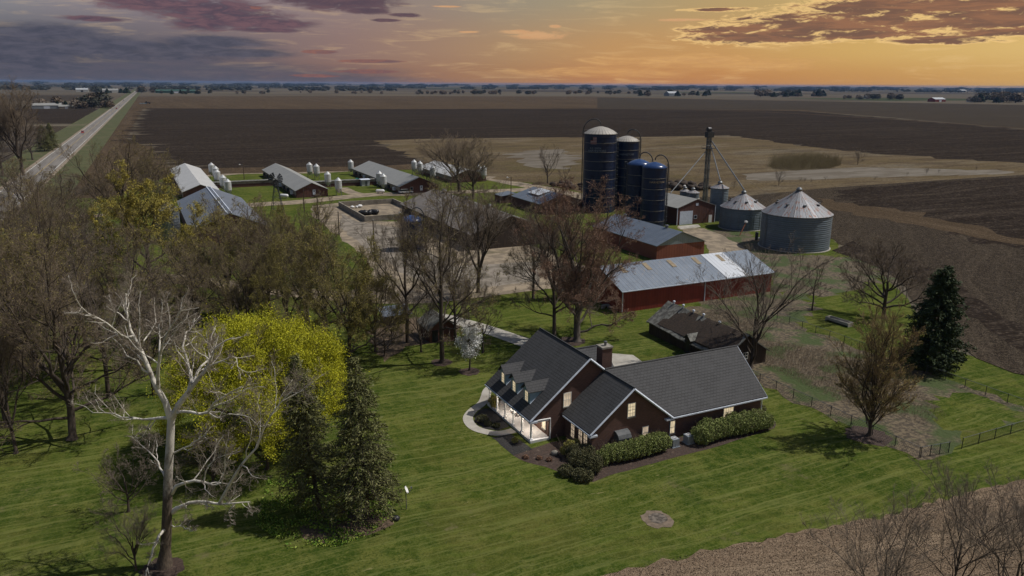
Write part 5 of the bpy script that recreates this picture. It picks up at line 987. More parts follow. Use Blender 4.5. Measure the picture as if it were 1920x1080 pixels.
# ================================================================== VEGETATION
def nrm_(a): return a/np.maximum(np.linalg.norm(a, axis=-1, keepdims=True), 1e-9)
class Veg:
    """collects swept tubes and small leaf quads as arrays"""
    def __init__(s): s.V = []; s.Fc = []; s.Mi = []; s.n = 0
    def tubes(s, P, Rr, sides, mi=0):
        K, n, _ = P.shape; T = np.gradient(P, axis=1) if n > 2 else np.repeat(P[:, 1:2]-P[:, 0:1], 2, axis=1); T = nrm_(T)
        ref = np.array([.31, .27, .05]); A = nrm_(np.cross(T, np.broadcast_to(ref+np.array([0, 0, 1.])*0, T.shape)+np.where(np.abs(T[..., 2:3]) < .85, np.array([0, 0, 1.]), np.array([1., 0, 0])))); B = np.cross(T, A)
        an = np.arange(sides)*2*np.pi/sides
        ring = P[:, :, None, :]+Rr[:, :, None, None]*(A[:, :, None, :]*np.cos(an)[None, None, :, None]+B[:, :, None, :]*np.sin(an)[None, None, :, None])
        i = np.arange(K)[:, None, None]*(n*sides)+np.arange(n-1)[None, :, None]*sides; k = np.arange(sides)[None, None, :]; k2 = (k+1) % sides
        q = np.stack([i+k, i+k2, i+sides+k2, i+sides+k], -1).reshape(-1, 4)+s.n
        s.V.append(ring.reshape(-1, 3)); s.Fc.append(q); s.Mi.append(np.full(len(q), mi)); s.n += K*n*sides
    def leaves(s, C, size, rng, mi=1, aspect=1., flat=0., dirs=None):
        K = len(C); d = nrm_(rng.normal(size=(K, 3))) if dirs is None else nrm_(dirs); e = rng.normal(size=(K, 3)); e[:, 2] *= (1-flat); e = nrm_(np.cross(d, e))
        sz = size*rng.uniform(.6, 1.35, (K, 1)); a = d*sz*aspect; b = e*sz
        Q = np.stack([C-a-b*.6, C-a*.1+b*-1., C+a+b*.35, C+b*.9-a*.25], 1)
        q = np.arange(K*4).reshape(K, 4)+s.n; s.V.append(Q.reshape(-1, 3)); s.Fc.append(q); s.Mi.append(np.full(K, mi)); s.n += K*4
    def mesh(s, name, mats, smooth=False):
        V = np.concatenate(s.V).astype(np.float32); Q = np.concatenate(s.Fc).astype(np.int32); Mi = np.concatenate(s.Mi).astype(np.int32)
        me = bpy.data.meshes.new(name); me.vertices.add(len(V)); me.vertices.foreach_set('co', V.ravel()); me.loops.add(Q.size); me.loops.foreach_set('vertex_index', Q.ravel())
        me.polygons.add(len(Q)); me.polygons.foreach_set('loop_start', np.arange(len(Q), dtype=np.int32)*4); me.polygons.foreach_set('loop_total', np.full(len(Q), 4, np.int32)); me.polygons.foreach_set('material_index', Mi)
        if smooth: me.polygons.foreach_set('use_smooth', np.ones(len(Q), bool))
        for m in mats: me.materials.append(M[m])
        me.update(calc_edges=True); return me
def grow(S, D, L, R0, R1, n, rng, upc=.15, wob=.06):
    K = len(S); t = np.linspace(0, 1, n)[None, :, None]; D = nrm_(D)
    W = np.cumsum(rng.normal(size=(K, n, 3))*wob, axis=1); W -= W[:, :1]
    P = S[:, None, :]+L[:, None, None]*(D[:, None, :]*t+np.array([0, 0, 1.])*upc*t*t+W*np.minimum(t*2, 1)*.8)
    Rr = R0[:, None]+(R1-R0)[:, None]*np.linspace(0, 1, n)[None, :]**.8
    return P, Rr
def kids(P, Rr, m, rng, t0=.25, t1=1., ang=(30, 60), lf=.45, rf=.6, rend=.35, n=4, upc=.12, upb=.15, wob=.07, rmin=.008):
    K, N, _ = P.shape; plen = np.linalg.norm(np.diff(P, axis=1), axis=2).sum(1)
    t = t0+(t1-t0)*(np.arange(m)[None, :]+rng.uniform(0, 1, (K, m)))/m; x = t*(N-1); i = np.minimum(x.astype(int), N-2); f = (x-i)[..., None]; kk = np.arange(K)[:, None]
    S = P[kk, i]*(1-f)+P[kk, i+1]*f; T = nrm_(P[kk, i+1]-P[kk, i]); r = Rr[kk, i]*(1-f[..., 0])+Rr[kk, i+1]*f[..., 0]
    pr = nrm_(np.cross(T, rng.normal(size=T.shape))); a = np.radians(rng.uniform(*ang, (K, m)))[..., None]
    D = np.cos(a)*T+np.sin(a)*pr; D[..., 2] += upb; L = lf*plen[:, None]*(1.15-.65*t)*rng.uniform(.65, 1.25, (K, m))
    S = S.reshape(-1, 3); D = D.reshape(-1, 3); L = L.ravel(); r = np.maximum(r.ravel()*rf, rmin)
    return grow(S, D, L, r, np.maximum(r*rend, rmin*.8), n, rng, upc, wob)
def bare_tree(seed, Ht=18., W=14., fork=.25, nl=9, cb=.35, style='dome', tr=.32, dens=1., leaf=0, lsz=.12, mats=('bark_dark', 'twig_brown', 'leaf_olive'), leaders=1, tw=.0112, m=(8, 7, 7, 4), droop=0., lean=0., limbs=None, ang=(28, 58), lf0=.44):
    rng = np.random.default_rng(seed); tk = Veg(); cr = Veg(); fh = Ht*fork
    if limbs is None:
        n = 7; z = np.linspace(0, 1, n); top = fh+(Ht-fh)*(.45 if leaders == 1 else .12)
        P = np.stack([np.cumsum(rng.normal(size=n)*.12*tr*2)+lean*z*top, np.cumsum(rng.normal(size=n)*.12*tr*2), z*top], -1); P[0, :2] = 0
        Rt = tr*(1-.5*z); Rt[0] *= 1.5; P = P[None]; Rt = Rt[None]; P[0, 1, 2] = .5
        tk.tubes(P, Rt, 10)
        az = np.arange(nl)*2.399963+rng.uniform(0, 6.28)+rng.normal(size=nl)*.2; u = (np.arange(nl)+.5)/nl; rng.shuffle(u)
        if style == 'dome': tz = Ht*(cb+(1-cb)*np.sin(u*np.pi/2)*.96); rad = W/2*np.cos(u*np.pi/2*.93)**.6
        elif style == 'vase': tz = Ht*(.72+.28*u); rad = W/2*(1.02-.75*u**1.5)
        elif style == 'upright': tz = Ht*(.30+.66*u); rad = W/2*np.sin(np.pi*(.30+.64*u))*.82
        else: tz = Ht*(cb+(1-cb)*u); rad = W/2*np.sqrt(np.clip(1-(u-.45)**2*2.2, .05, 1))
        E = np.stack([rad*np.cos(az), rad*np.sin(az), tz], -1)*rng.uniform(.9, 1.08, (nl, 1))
        st = fh*(.8+.3*u)+(top-fh)*np.clip(u*rng.uniform(.3, 1.1, nl), 0, 1); st = np.minimum(st, top*.98); x = st/top*(n-1); i = np.minimum(x.astype(int), n-2); f = (x-i)[:, None]; S = P[0, i]*(1-f)+P[0, i+1]*f
        C = S*.45+E*.55; k_ = .35 if style in ('vase', 'upright') else .62; C[:, :2] = S[:, :2]+(E[:, :2]-S[:, :2])*k_; C[:, 2] = S[:, 2]+(E[:, 2]-S[:, 2])*(.62 if style in ('vase', 'upright') else .45)
        t = np.linspace(0, 1, 8)[None, :, None]; LP = (1-t)**2*S[:, None]+2*t*(1-t)*C[:, None]+t*t*E[:, None]; LL = np.linalg.norm(E-S, axis=1)
        wv = np.cumsum(rng.normal(size=(nl, 8, 3))*.022, axis=1); wv -= wv[:, :1]; LP = LP+wv*LL[:, None, None]; Rs = tr*.52*np.clip(LL/(Ht*.6), .55, 1.1); LR = Rs[:, None]*(1-.82*np.linspace(0, 1, 8)[None]**.8); lim = [(LP, LR)]
    else: lim = limbs(tk, rng)
    leaf_pts = []
    for LP, LR in lim:
        tk.tubes(LP, LR, 7)
        P2, R2 = kids(LP, LR, m[0], rng, .22, 1., ang, lf0, .55, .3, 6, .16-droop, .12, .06, .02); tk.tubes(P2, R2, 5)
        P3, R3 = kids(P2, R2, m[1], rng, .2, 1., ang, .46, .6, .4, 4, .14-droop, .1, .07, tw*1.25); cr.tubes(P3, R3, 4)
        P4, R4 = kids(P3, R3, int(m[2]*dens), rng, .15, 1., ang, .52, .7, .5, 3, .12-droop, .08, .07, tw); cr.tubes(P4, R4, 3)
        P5, R5 = kids(P4, R4, m[3], rng, .1, 1., (20, 55), .6, .8, .6, 2, .05-droop, .05, .06, tw*.8); cr.tubes(P5, R5, 3); leaf_pts += [P5.reshape(-1, 3), P4[:, -1]]
    if leaf:
        A = np.concatenate(leaf_pts); idx = rng.integers(0, len(A), leaf); cr.leaves(A[idx]+rng.normal(size=(leaf, 3))*.12, lsz, rng, 1)
    return tk.mesh('trunk', [mats[0]], True), cr.mesh('crown', [mats[1], mats[2]])
NP = {}
def proto(key, *a, **k): NP[key] = (*bare_tree(*a, **k), k.get('Ht', 18.), k.get('W', 14.)); return NP[key]
CAMV = Vector((0, 0, H))
def plant(key, bx, by, topy, wpx, label, cat='tree', name='bare_tree', group=None, rot=None, base=None):
    tm, cm, h0, w0 = NP[key]; c = base or G(bx, by); h = hgt(c[0], c[1], topy); w_ = wpx*depth(c[0], c[1], h*.6)/F
    o = empty(name, (c[0], c[1], -.05), label, cat, group); o.rotation_euler.z = rot if rot is not None else (bx*7.13) % 6.28; o.scale = (w_/w0, w_/w0, h/h0)
    for nm, me in (('trunk', tm), ('crown', cm)):
        if me is not None: q = bpy.data.objects.new(nm, me); COL.objects.link(q); q.parent = o
    return o
# prototypes
proto('dome1', 11, Ht=20., W=17., fork=.17, nl=13, tr=.42, cb=.24, leaf=9000, lsz=.04)
proto('dome2', 12, Ht=20., W=16., fork=.2, nl=12, tr=.38, cb=.26, mats=('bark_dark', 'twig_grey', 'leaf_olive'))
proto('dome3', 13, Ht=22., W=15., fork=.24, nl=12, tr=.40, cb=.28, leaf=9000, lsz=.045)
proto('vase1', 14, Ht=19., W=14., fork=.14, nl=9, style='vase', tr=.36, ang=(20, 45))
proto('vase2', 15, Ht=17., W=13., fork=.08, nl=8, style='vase', tr=.30, leaf=9000, lsz=.045, ang=(20, 45))
proto('olive1', 16, Ht=17., W=15., fork=.12, cb=.18, nl=12, tr=.34, leaf=30000, lsz=.055, mats=('bark_dark', 'twig_olive', 'leaf_olive'))
proto('olive2', 17, Ht=18., W=14., fork=.13, cb=.2, nl=12, tr=.34, leaf=22000, lsz=.05, mats=('bark_dark', 'twig_brown', 'leaf_olive'))
proto('budyellow', 18, Ht=22., W=19., fork=.2, nl=13, tr=.42, cb=.25, leaf=70000, lsz=.07, mats=('bark_dark', 'twig_olive', 'leaf_budyellow'))
proto('redmaple', 19, Ht=20., W=17., fork=.13, nl=16, tr=.5, cb=.2, leaf=34000, lsz=.045, mats=('bark_grey', 'twig_red', 'leaf_red'))
proto('upright', 20, Ht=13., W=8.5, fork=.07, nl=34, style='upright', tr=.17, leaf=12000, lsz=.03, mats=('bark_dark', 'twig_orange', 'leaf_orange'), ang=(18, 42), m=(9, 6, 6, 4), tw=.0075, lf0=.30)
proto('small1', 21, Ht=8., W=5., fork=.25, nl=6, tr=.14, m=(5, 5, 4, 2), tw=.011)
proto('small2', 22, Ht=10., W=8., fork=.15, nl=8, tr=.18, m=(6, 5, 4, 3), mats=('bark_dark', 'twig_grey', 'leaf_olive'))
proto('spread', 23, Ht=12., W=14., fork=.16, nl=11, tr=.34, cb=.3, m=(9, 7, 6, 4), tw=.0115)
proto('fine', 24, Ht=16., W=15., fork=.1, nl=9, style='vase', tr=.26, mats=('bark_dark', 'twig_grey', 'leaf_olive'), m=(7, 6, 6, 4), tw=.0095, ang=(20, 42))
proto('fine2', 25, Ht=20., W=15., fork=.3, nl=9, style='vase', tr=.17, mats=('bark_dark', 'twig_grey', 'leaf_olive'), m=(7, 6, 6, 4), tw=.0065, ang=(20, 42))
# yellow-green dome: dense fine foliage in hanging clumps
def yellow_tree(seed, Ht=16., W=22.):
    rng = np.random.default_rng(seed); tm, cm = bare_tree(seed, Ht=Ht*.93, W=W*.92, fork=.12, nl=14, tr=.40, cb=.25, mats=('bark_dark', 'twig_olive', 'leaf_yellow'), m=(7, 6, 5, 4), leaf=20, tw=.012)
    v = Veg(); K = 260; u = rng.uniform(0, 1, K); az = rng.uniform(0, 6.28, K); ph = np.arccos(1-u*1.03); rr = rng.uniform(.80, 1.02, K)
    C = np.stack([W/2*rr*np.sin(ph)*np.cos(az), W/2*rr*np.sin(ph)*np.sin(az), Ht*.30+Ht*.66*rr*np.cos(ph)], -1)
    C2 = C*rng.uniform(.45, .85, (K, 1)); C2[:, 2] += 1.5; C = np.concatenate([C, C2[:80]]); pts = []
    for c in C:
        n = int(rng.uniform(620, 1150)); s_ = rng.uniform(.8, 1.6); q = rng.normal(size=(n, 3))*np.array([s_*.5, s_*.5, s_*.42]); q[:, 2] -= np.abs(rng.normal(size=n))*.35; pts.append(c+q)
    A = np.concatenate(pts); A = A[(A[:, 2] > Ht*.30+np.sin(A[:, 0]*.9)*1.2+np.sin(A[:, 1]*1.3)*1.2) | (rng.uniform(size=len(A)) < .12)]; A = A[A[:, 2] > 1.5]; v.leaves(A, .058, rng, 0); lm = v.mesh('leaves', ['leaf_yellow'])
    return tm, cm, lm
def spruce(seed, Ht=15., W=7.5, mats=('bark_dark', 'needle_spruce'), nw=34, first=.10, droop=.35, power=.75, gap=.15, blades=46, bl=.34, bw=.05, dense=1.):
    rng = np.random.default_rng(seed); tk = Veg(); cr = Veg(); n = 8; z = np.linspace(0, 1, n); P = np.stack([rng.normal(size=n)*.03, rng.normal(size=n)*.03, z*Ht], -1)[None]; tk.tubes(P, (Ht*.0145*(1-.93*z))[None], 8)
    for j in range(nw):
        t = first+(1-first)*(j/nw)**.95; zz_ = t*Ht; L0 = W/2*(1-t)**power*(min(1, (t-first+.05)/.12)*.35+.65); k = int(rng.integers(6, 10)) if t < .85 else 5
        az = rng.uniform(0, 6.28)+np.arange(k)*2*np.pi/k+rng.normal(size=k)*.25; keep = rng.uniform(size=k) > gap; az = az[keep]; k = len(az)
        if k == 0: continue
        L = L0*rng.uniform(.6, 1.12, k)+.15; D = np.stack([np.cos(az), np.sin(az), np.full(k, .28-.1*(1-t))+rng.normal(size=k)*.06], -1); S = np.tile([0, 0, zz_], (k, 1))+rng.normal(size=(k, 3))*.05
        BP, BR = grow(S, D, L, np.full(k, .05*(1-t)+.015), np.full(k, .012), 6, rng, -droop, .02); tk.tubes(BP, BR, 4)
        m = max(4, int(9*(L0/(W/2))*dense)+3); SP, SR = kids(BP, BR, m, rng, .18, 1., (35, 65), .30, .6, .5, 4, -.30, -.05, .03, .01); cr.tubes(SP, SR, 3, 1)
        A = np.concatenate([SP.reshape(-1, 3), BP[:, 2:].reshape(-1, 3)]); idx = rng.integers(0, len(A), int(k*m*blades/7)); Q = A[idx]+rng.normal(size=(len(idx), 3))*np.array([.13, .13, .10])
        o_ = Q.copy(); o_[:, 2] = 0; dr_ = nrm_(o_)+rng.normal(size=o_.shape)*.6; dr_[:, 2] -= .25; cr.leaves(Q, bw, rng, 0, bl/bw*.5, dirs=dr_)
    return tk.mesh('trunk', [mats[0]], True), cr.mesh('crown', [mats[1], mats[0]])
NP['spruce1'] = (*spruce(31, 15., 8., gap=.18, first=.11, nw=38, blades=76, bw=.042, bl=.30), 15., 7.6); NP['spruce2'] = (*spruce(32, 15.5, 7.6, gap=.20, first=.10, nw=38, blades=76, bw=.042, bl=.30), 15.5, 7.2)
NP['pine'] = (*spruce(33, 13., 9., ('bark_dark', 'needle_pine'), 30, .05, .12, .62, .10, 95, .42, .07, 1.3), 13., 9.4)
# ---- sycamore, limbs laid out from the photo's branching with real depth
sc_ = G(308, 1062); sdx = Vector((sc_[0], sc_[1], 0)).normalized()
def SP3(px, py, dd=0.):
    d = ray(px, py); den = d[0]*sdx.x+d[1]*sdx.y; t = (math.hypot(sc_[0], sc_[1])+dd)/den; return (d[0]*t-sc_[0], d[1]*t-sc_[1], H+d[2]*t)
SYC = [  # (points (px,py,depth), r start, r end)
 ([(308, 1064, 0), (312, 1000, 0), (314, 940, .1), (316, 880, .1), (319, 830, 0), (321, 783, 0)], .50, .30),
 ([(321, 790, 0), (308, 752, .2), (290, 715, .5), (275, 680, .8), (262, 650, 1.2), (250, 628, 1.6), (240, 600, 2.0), (238, 572, 2.4), (236, 550, 2.8)], .30, .05),
 ([(250, 630, 1.6), (232, 632, 1.2), (214, 618, .6), (190, 600, 0), (168, 588, -.6), (146, 566, -1.2), (140, 548, -1.5)], .11, .02),
 ([(240, 602, 2), (222, 588, 2.4), (212, 575, 3.), (204, 556, 3.6)], .07, .02),
 ([(297, 730, .4), (296, 700, -.3), (300, 672, -1.), (304, 648, -1.6), (312, 630, -2.2), (322, 612, -3.), (332, 590, -3.6), (345, 575, -4.)], .17, .03),
 ([(301, 668, -1.2), (300, 630, 0), (302, 600, .6), (303, 560, 1.2)], .09, .02),
 ([(322, 786, 0), (336, 758, -.4), (352, 738, -.9), (366, 718, -1.4), (380, 700, -2.), (392, 684, -2.4), (400, 660, -3.), (420, 640, -3.4), (440, 632, -4)], .30, .04),
 ([(364, 722, -1.4), (357, 700, -.6), (350, 672, .2), (343, 655, .8), (345, 632, 1.4), (352, 622, 2.), (362, 612, 2.2), (365, 596, 2.6)], .15, .03),
 ([(362, 720, -1.4), (370, 700, -.6), (384, 682, 0), (396, 664, .6), (395, 640, 1.2), (404, 616, 1.8)], .16, .03),
 ([(388, 690, -2.2), (412, 678, -3.), (440, 668, -3.5), (450, 700-8, -4), (470, 698, -4.5)], .09, .015),
 ([(325, 775, 0), (345, 770, -1), (368, 776, -2), (390, 775, -3), (402, 754, -3.6), (425, 742, -4.2), (440, 730, -5), (455, 724, -5.4)], .16, .03),
 ([(392, 774, -3), (408, 784, -3.4), (425, 780, -4), (450, 777, -4.6), (470, 785, -5.2), (486, 804, -5.6)], .08, .015),
 ([(316, 784, 0), (296, 784, 1), (275, 786, 2), (250, 782, 3), (228, 784, 3.6), (205, 772, 4.4), (182, 776, 5), (160, 762, 5.6)], .15, .02),
 ([(292, 785, 1), (284, 800, 1.4), (270, 816, 2), (255, 822, 2.4)], .06, .012),
 ([(310, 895, 0), (302, 878, .8), (290, 860, 1.6), (275, 842, 2.6), (262, 830, 3.2), (248, 812, 4)], .11, .02),
 ([(322, 925, 0), (334, 910, -.6), (352, 904, -1.4), (372, 903, -2.2), (392, 908, -3), (410, 912, -3.4), (420, 890, -4), (424, 862, -4.6), (428, 838, -5)], .19, .03),
 ([(322, 850, 0), (340, 842, -.6), (360, 832, -1.4), (378, 822, -2.2), (388, 812, -2.6)], .10, .02),
 ([(324, 960, 0), (336, 950, -.7), (356, 944, -1.4), (384, 942, -2.4), (412, 944, -3.4), (440, 944, -4.4), (468, 941, -5)], .25, .04),
 ([(440, 944, -4.4), (430, 962, -4.2), (434, 985, -4)], .05, .015),
 ([(412, 943, -3.4), (440, 890, -5), (460, 865, -5.5), (478, 842, -6), (498, 800, -6.8), (512, 770, -7.4), (540, 740, -8), (560, 718, -8.6)], .15, .02),
 ([(312, 990, 0), (296, 1008, -1), (288, 1036, -1.8), (276, 1066, -2.4), (270, 1090, -2.8)], .16, .04),
 ([(318, 985, 0), (340, 988, -1.2), (362, 996, -2.4)], .06, .015),
 ([(382, 902, -2.6), (388, 880, -3), (402, 862, -3.5), (422, 852, -4), (440, 850, -4.5)], .07, .012)]
def syc_limbs(tk, rng):
    out_ = []
    for i, (pts, r0, r1) in enumerate(SYC):
        A = np.array([SP3(*p) for p in pts]); tt = np.linspace(0, len(A)-1, 10); k = np.minimum(tt.astype(int), len(A)-2); f = (tt-k)[:, None]
        a0, a1, a2, a3 = A[np.maximum(k-1, 0)], A[k], A[k+1], A[np.minimum(k+2, len(A)-1)]
        Pm = .5*(2*a1+(a2-a0)*f+(2*a0-5*a1+4*a2-a3)*f*f+(3*a1-a0-3*a2+a3)*f**3); Rm = r0+(r1-r0)*(tt/(len(A)-1))**.7
        if i == 0: Rm[0] *= 1.45; SYC_T.tubes(Pm[None], Rm[None], 12)
        else:
            Pm[1:-1] += rng.normal(size=(8, 3))*.05; out_.append((Pm[None], Rm[None]))
    return out_
SYC_T = Veg()
tmS, cmS = bare_tree(77, limbs=syc_limbs, mats=('bark_sycamore', 'twig_pale', 'leaf_olive'), m=(9, 7, 6, 4), tw=.0075, ang=(28, 70), dens=1., lf0=.34)
sy_ = empty('sycamore_tree', (sc_[0], sc_[1], 0), 'tall leafless sycamore with white branches and long low limbs in the left foreground', 'tree')
for nm, me in (('limbs', tmS), ('crown', cmS), ('trunk', SYC_T.mesh('trunk', ['bark_sycamore_low'], True))): q = bpy.data.objects.new(nm, me); COL.objects.link(q); q.parent = sy_
# ---- yellow tree
yt = yellow_tree(5); c = G(497, 842); h_ = hgt(c[0], c[1], 578); w_ = 350*depth(c[0], c[1], 8)/F
yo = empty('yellow_tree', (c[0], c[1], 0), 'broad dome-shaped tree in bright yellow-green spring leaf', 'tree'); yo.scale = (w_/22, w_/22, h_/16); yo.rotation_euler.z = 1.
for nm, me in (('trunk', yt[0]), ('crown', yt[1])): q = bpy.data.objects.new(nm, me); COL.objects.link(q); q.parent = yo
q = bpy.data.objects.new('foliage', yt[2]); COL.objects.link(q); q.parent = yo
# ---- the named trees
from mathutils import Quaternion
def lean(o, deg):
    o.rotation_mode = 'QUATERNION'; o.rotation_quaternion = Quaternion((sy, cy, 0), -R(deg)) @ Quaternion((0, 0, 1), .4*deg)
lean(plant('spruce1', 690, 968, 666, 178, 'tall spruce right of its twin, over the leaf-littered bed', name='spruce_tree', rot=.3), 2.2)
lean(plant('spruce2', 598, 956, 662, 158, 'tall spruce left of its twin, in front of the yellow tree', name='spruce_tree', rot=2.), 5.)
plant('pine', 1745, 690, 498, 142, 'dark full evergreen tree by the paddock fence on the right', name='pine_tree', rot=1.)
plant('upright', 1628, 817, 592, 176, 'upright tree with many stems and orange-green buds inside the lawn corner', name='budding_tree', rot=.4)
plant('spread', 1658, 596, 466, 170, 'wide dark leafless tree left of the dark evergreen', rot=.8)
plant('small1', 1523, 582, 484, 62, 'slender leafless sapling between the red shed and the wide bare tree', rot=2)
plant('fine', 1408, 690, 496, 230, 'bare tree with fanning branches behind the garage wing of the house', rot=1.2)
plant('redmaple', 1082, 640, 366, 250, 'large maple with red-brown buds beside the house', name='maple_tree', rot=1.3)
plant('dome2', 1040, 634, 388, 170, 'leaning leafless tree left of the red-budded maple', rot=2.6)
plant('dome3', 829, 680, 362, 190, 'very tall bare tree with a straight trunk beside the garden shed', rot=.9)
plant('vase1', 897, 549, 372, 150, 'many-stemmed bare tree by the concrete yard', rot=1.9)
plant('dome2', 765, 642, 392, 150, 'bare forked tree between the wood shed and the garden shed', rot=4.)
plant('olive1', 655, 686, 448, 190, 'bushy tree with olive-green buds behind the yellow tree', name='budding_tree', rot=.2)
plant('olive2', 705, 660, 500, 120, 'smaller olive-budded tree left of the wood shed', name='budding_tree', rot=3)
plant('vase2', 580, 610, 392, 170, 'spreading bare tree left of the concrete yard with faint buds', rot=1.)
plant('olive2', 428, 596, 392, 170, 'bare tree with greenish haze in front of the grey barn', name='budding_tree', rot=2.2)
plant('dome1', 505, 592, 408, 150, 'brown bare tree between the grey barn and the yard', rot=.4)
plant('budyellow', 292, 560, 340, 235, 'tree with pale yellow-green buds left of the grey barn', name='budding_tree', rot=1.)
plant('dome1', 135, 824, 470, 330, 'huge dark-trunked bare tree on the lawn left of the white sycamore', rot=.5)
plant('dome3', 12, 800, 520, 240, 'bare brown tree at the left edge of the lawn', rot=2.5)
plant('olive1', 0, 700, 470, 220, 'olive-tinged tree at the far left edge', name='budding_tree', rot=4.4)
plant('dome2', 205, 740, 470, 200, 'bare grey tree behind the huge dark-trunked one', rot=5.)
plant('dome3', 262, 690, 440, 180, 'tall bare brown tree behind the sycamore crown', rot=1.6)
plant('dome1', 90, 640, 360, 210, 'bare tree with crooked limbs near the farm lane end', rot=3.2)
plant('dome2', 20, 600, 345, 190, 'bare tree on the left edge below the highway', rot=.8)
plant('olive2', 130, 700, 440, 200, 'faintly green tree in the middle of the left grove', name='budding_tree', rot=.1)
plant('dome1', 240, 452, 268, 170, 'dense brown bare tree left of the white-roofed barn', rot=1.)
plant('vase2', 290, 432, 284, 110, 'bare tree touching the corner of the white-roofed barn', rot=3.)
plant('dome2', 120, 470, 322, 150, 'bare tree in the row near the highway, right one', rot=2.)
plant('dome3', 55, 452, 310, 130, 'bare tree with knobbly limbs by the highway edge', rot=5.)
plant('small2', 18, 372, 302, 70, 'small gnarled bare tree beside the highway', rot=1.)
plant('vase1', 170, 500, 380, 130, 'bare tree in front of the short farm lane', rot=1.5)
plant('dome3', 375, 640, 470, 160, 'bare tree with dark trunk behind the yellow dome, left side', rot=2.7)
plant('olive1', 545, 660, 470, 130, 'olive-budded tree behind the yellow dome, right side', name='budding_tree', rot=5.1)
plant('vase2', 470, 650, 470, 150, 'low spreading bare tree directly behind the yellow dome', rot=.7)
plant('olive1', 60, 560, 400, 150, 'pale olive tree deep in the left grove', name='budding_tree', rot=3.3)
plant('dome1', 320, 640, 500, 130, 'bare tree beside the gravel lane behind the sycamore', rot=4.2)
plant('small2', 790, 660, 560, 80, 'small leafless tree growing against the garden shed', rot=1.1)
plant('small1', 905, 662, 570, 70, 'thin grey sapling rising behind the blossom tree', rot=.4)
plant('vase1', 862, 360, 268, 130, 'bare tree left of its close twin by the far lane', rot=.3); plant('dome1', 888, 373, 276, 100, 'bare tree right of its close twin by the far lane', rot=2.)
plant('small2', 1027, 344, 276, 52, 'rounded bare tree at the meadow edge', rot=.5); plant('small2', 800, 358, 300, 50, 'small bare tree beside the widest barn gable', rot=3.)
plant('small1', 1060, 352, 312, 30, 'low bare shrub tree between the meadow tree and the brush pile')
plant('vase1', 45, 330, 180, 120, 'gnarled bare tree across the highway', rot=.3); plant('dome2', 5, 330, 200, 110, 'bare tree across the highway at the left edge', rot=2.); plant('small2', 62, 300, 228, 70, 'small bare tree in front of the roadside evergreens', rot=1.)
plant('spruce1', 84, 284, 234, 42, 'dark evergreen across the highway, left of a pair', name='spruce_tree'); plant('spruce2', 98, 282, 230, 36, 'dark evergreen across the highway, right of a pair', name='spruce_tree')
plant('dome2', 20, 262, 206, 90, 'bare tree beyond the roadside evergreens')
plant('spruce2', 1062, 560, 452, 60, 'dark evergreen hidden behind the maple and leaning tree', name='spruce_tree', rot=1.)
for px, py, t_, w_, lb in ((1460, 348, 318, 26, 'lone small bare bush tree in the marsh below the thicket'), (1608, 309, 281, 28, 'rounded olive bush tree in the marsh right of the thicket'), (1376, 354, 338, 14, 'tiny bare bush left of the lone marsh bush'), (1737, 327, 314, 10, 'tiny dark shrub in the far marsh')):
    plant('small2', px, py, t_, w_, lb)
for i, (px, py) in enumerate(((1500, 340), (1508, 341), (1521, 342), (1548, 338), (1640, 337), (1700, 330), (1760, 325), (1830, 320))): plant('small1', px, py, py-8, 9, 'tiny bare shrub in the pale marsh grass', group='tiny shrubs in the marsh', name='shrub')
# bare trees rising from below the frame at lower right
for bx, by, ty_, w_, rt_, lb in ((1880, 1240, 935, 330, .6, 'dark bare tree rising from the lower right corner'), (1640, 1260, 960, 300, 2.2, 'bare tree rising from the bottom edge over the stubble'), (1770, 1190, 905, 260, 4., 'thin bare tree between the two largest at the lower right'), (1950, 1120, 930, 200, 1., 'bare tree cut by the right edge of the view')):
    plant('fine2', bx, by, ty_, w_, lb, rot=rt_)
for i, (k_, bx, by, ty_, w_, lb) in enumerate((('dome1', 45, 690, 430, 190, 'dense brown tree filling the gap at the far left of the grove'), ('dome2', 160, 650, 410, 180, 'brown tree behind the trunk of the huge dark one'), ('dome3', 365, 590, 440, 150, 'bare tree over the gravel lane, left of the pair by the grey barn'), ('olive2', 470, 610, 430, 140, 'greenish bare tree in the middle of the lane row'), ('dome1', 610, 640, 440, 160, 'dense brown tree just behind the olive-budded pair'), ('olive1', 520, 560, 400, 110, 'olive-budded tree touching the yard grass'), ('dome2', 290, 740, 560, 150, 'grey bare tree seen through the sycamore limbs'), ('vase1', 30, 850, 620, 150, 'low spreading tree on the shaded lawn at the left edge'), ('dome3', 95, 520, 350, 150, 'brown tree beside the short farm lane end'), ('dome2', 855, 640, 430, 120, 'bare tree just right of the very tall straight one'), ('dome3', 1000, 560, 400, 110, 'bare tree behind the leaning leafless one'))):
    plant(k_, bx, by, ty_, w_, lb, rot=i*1.7)
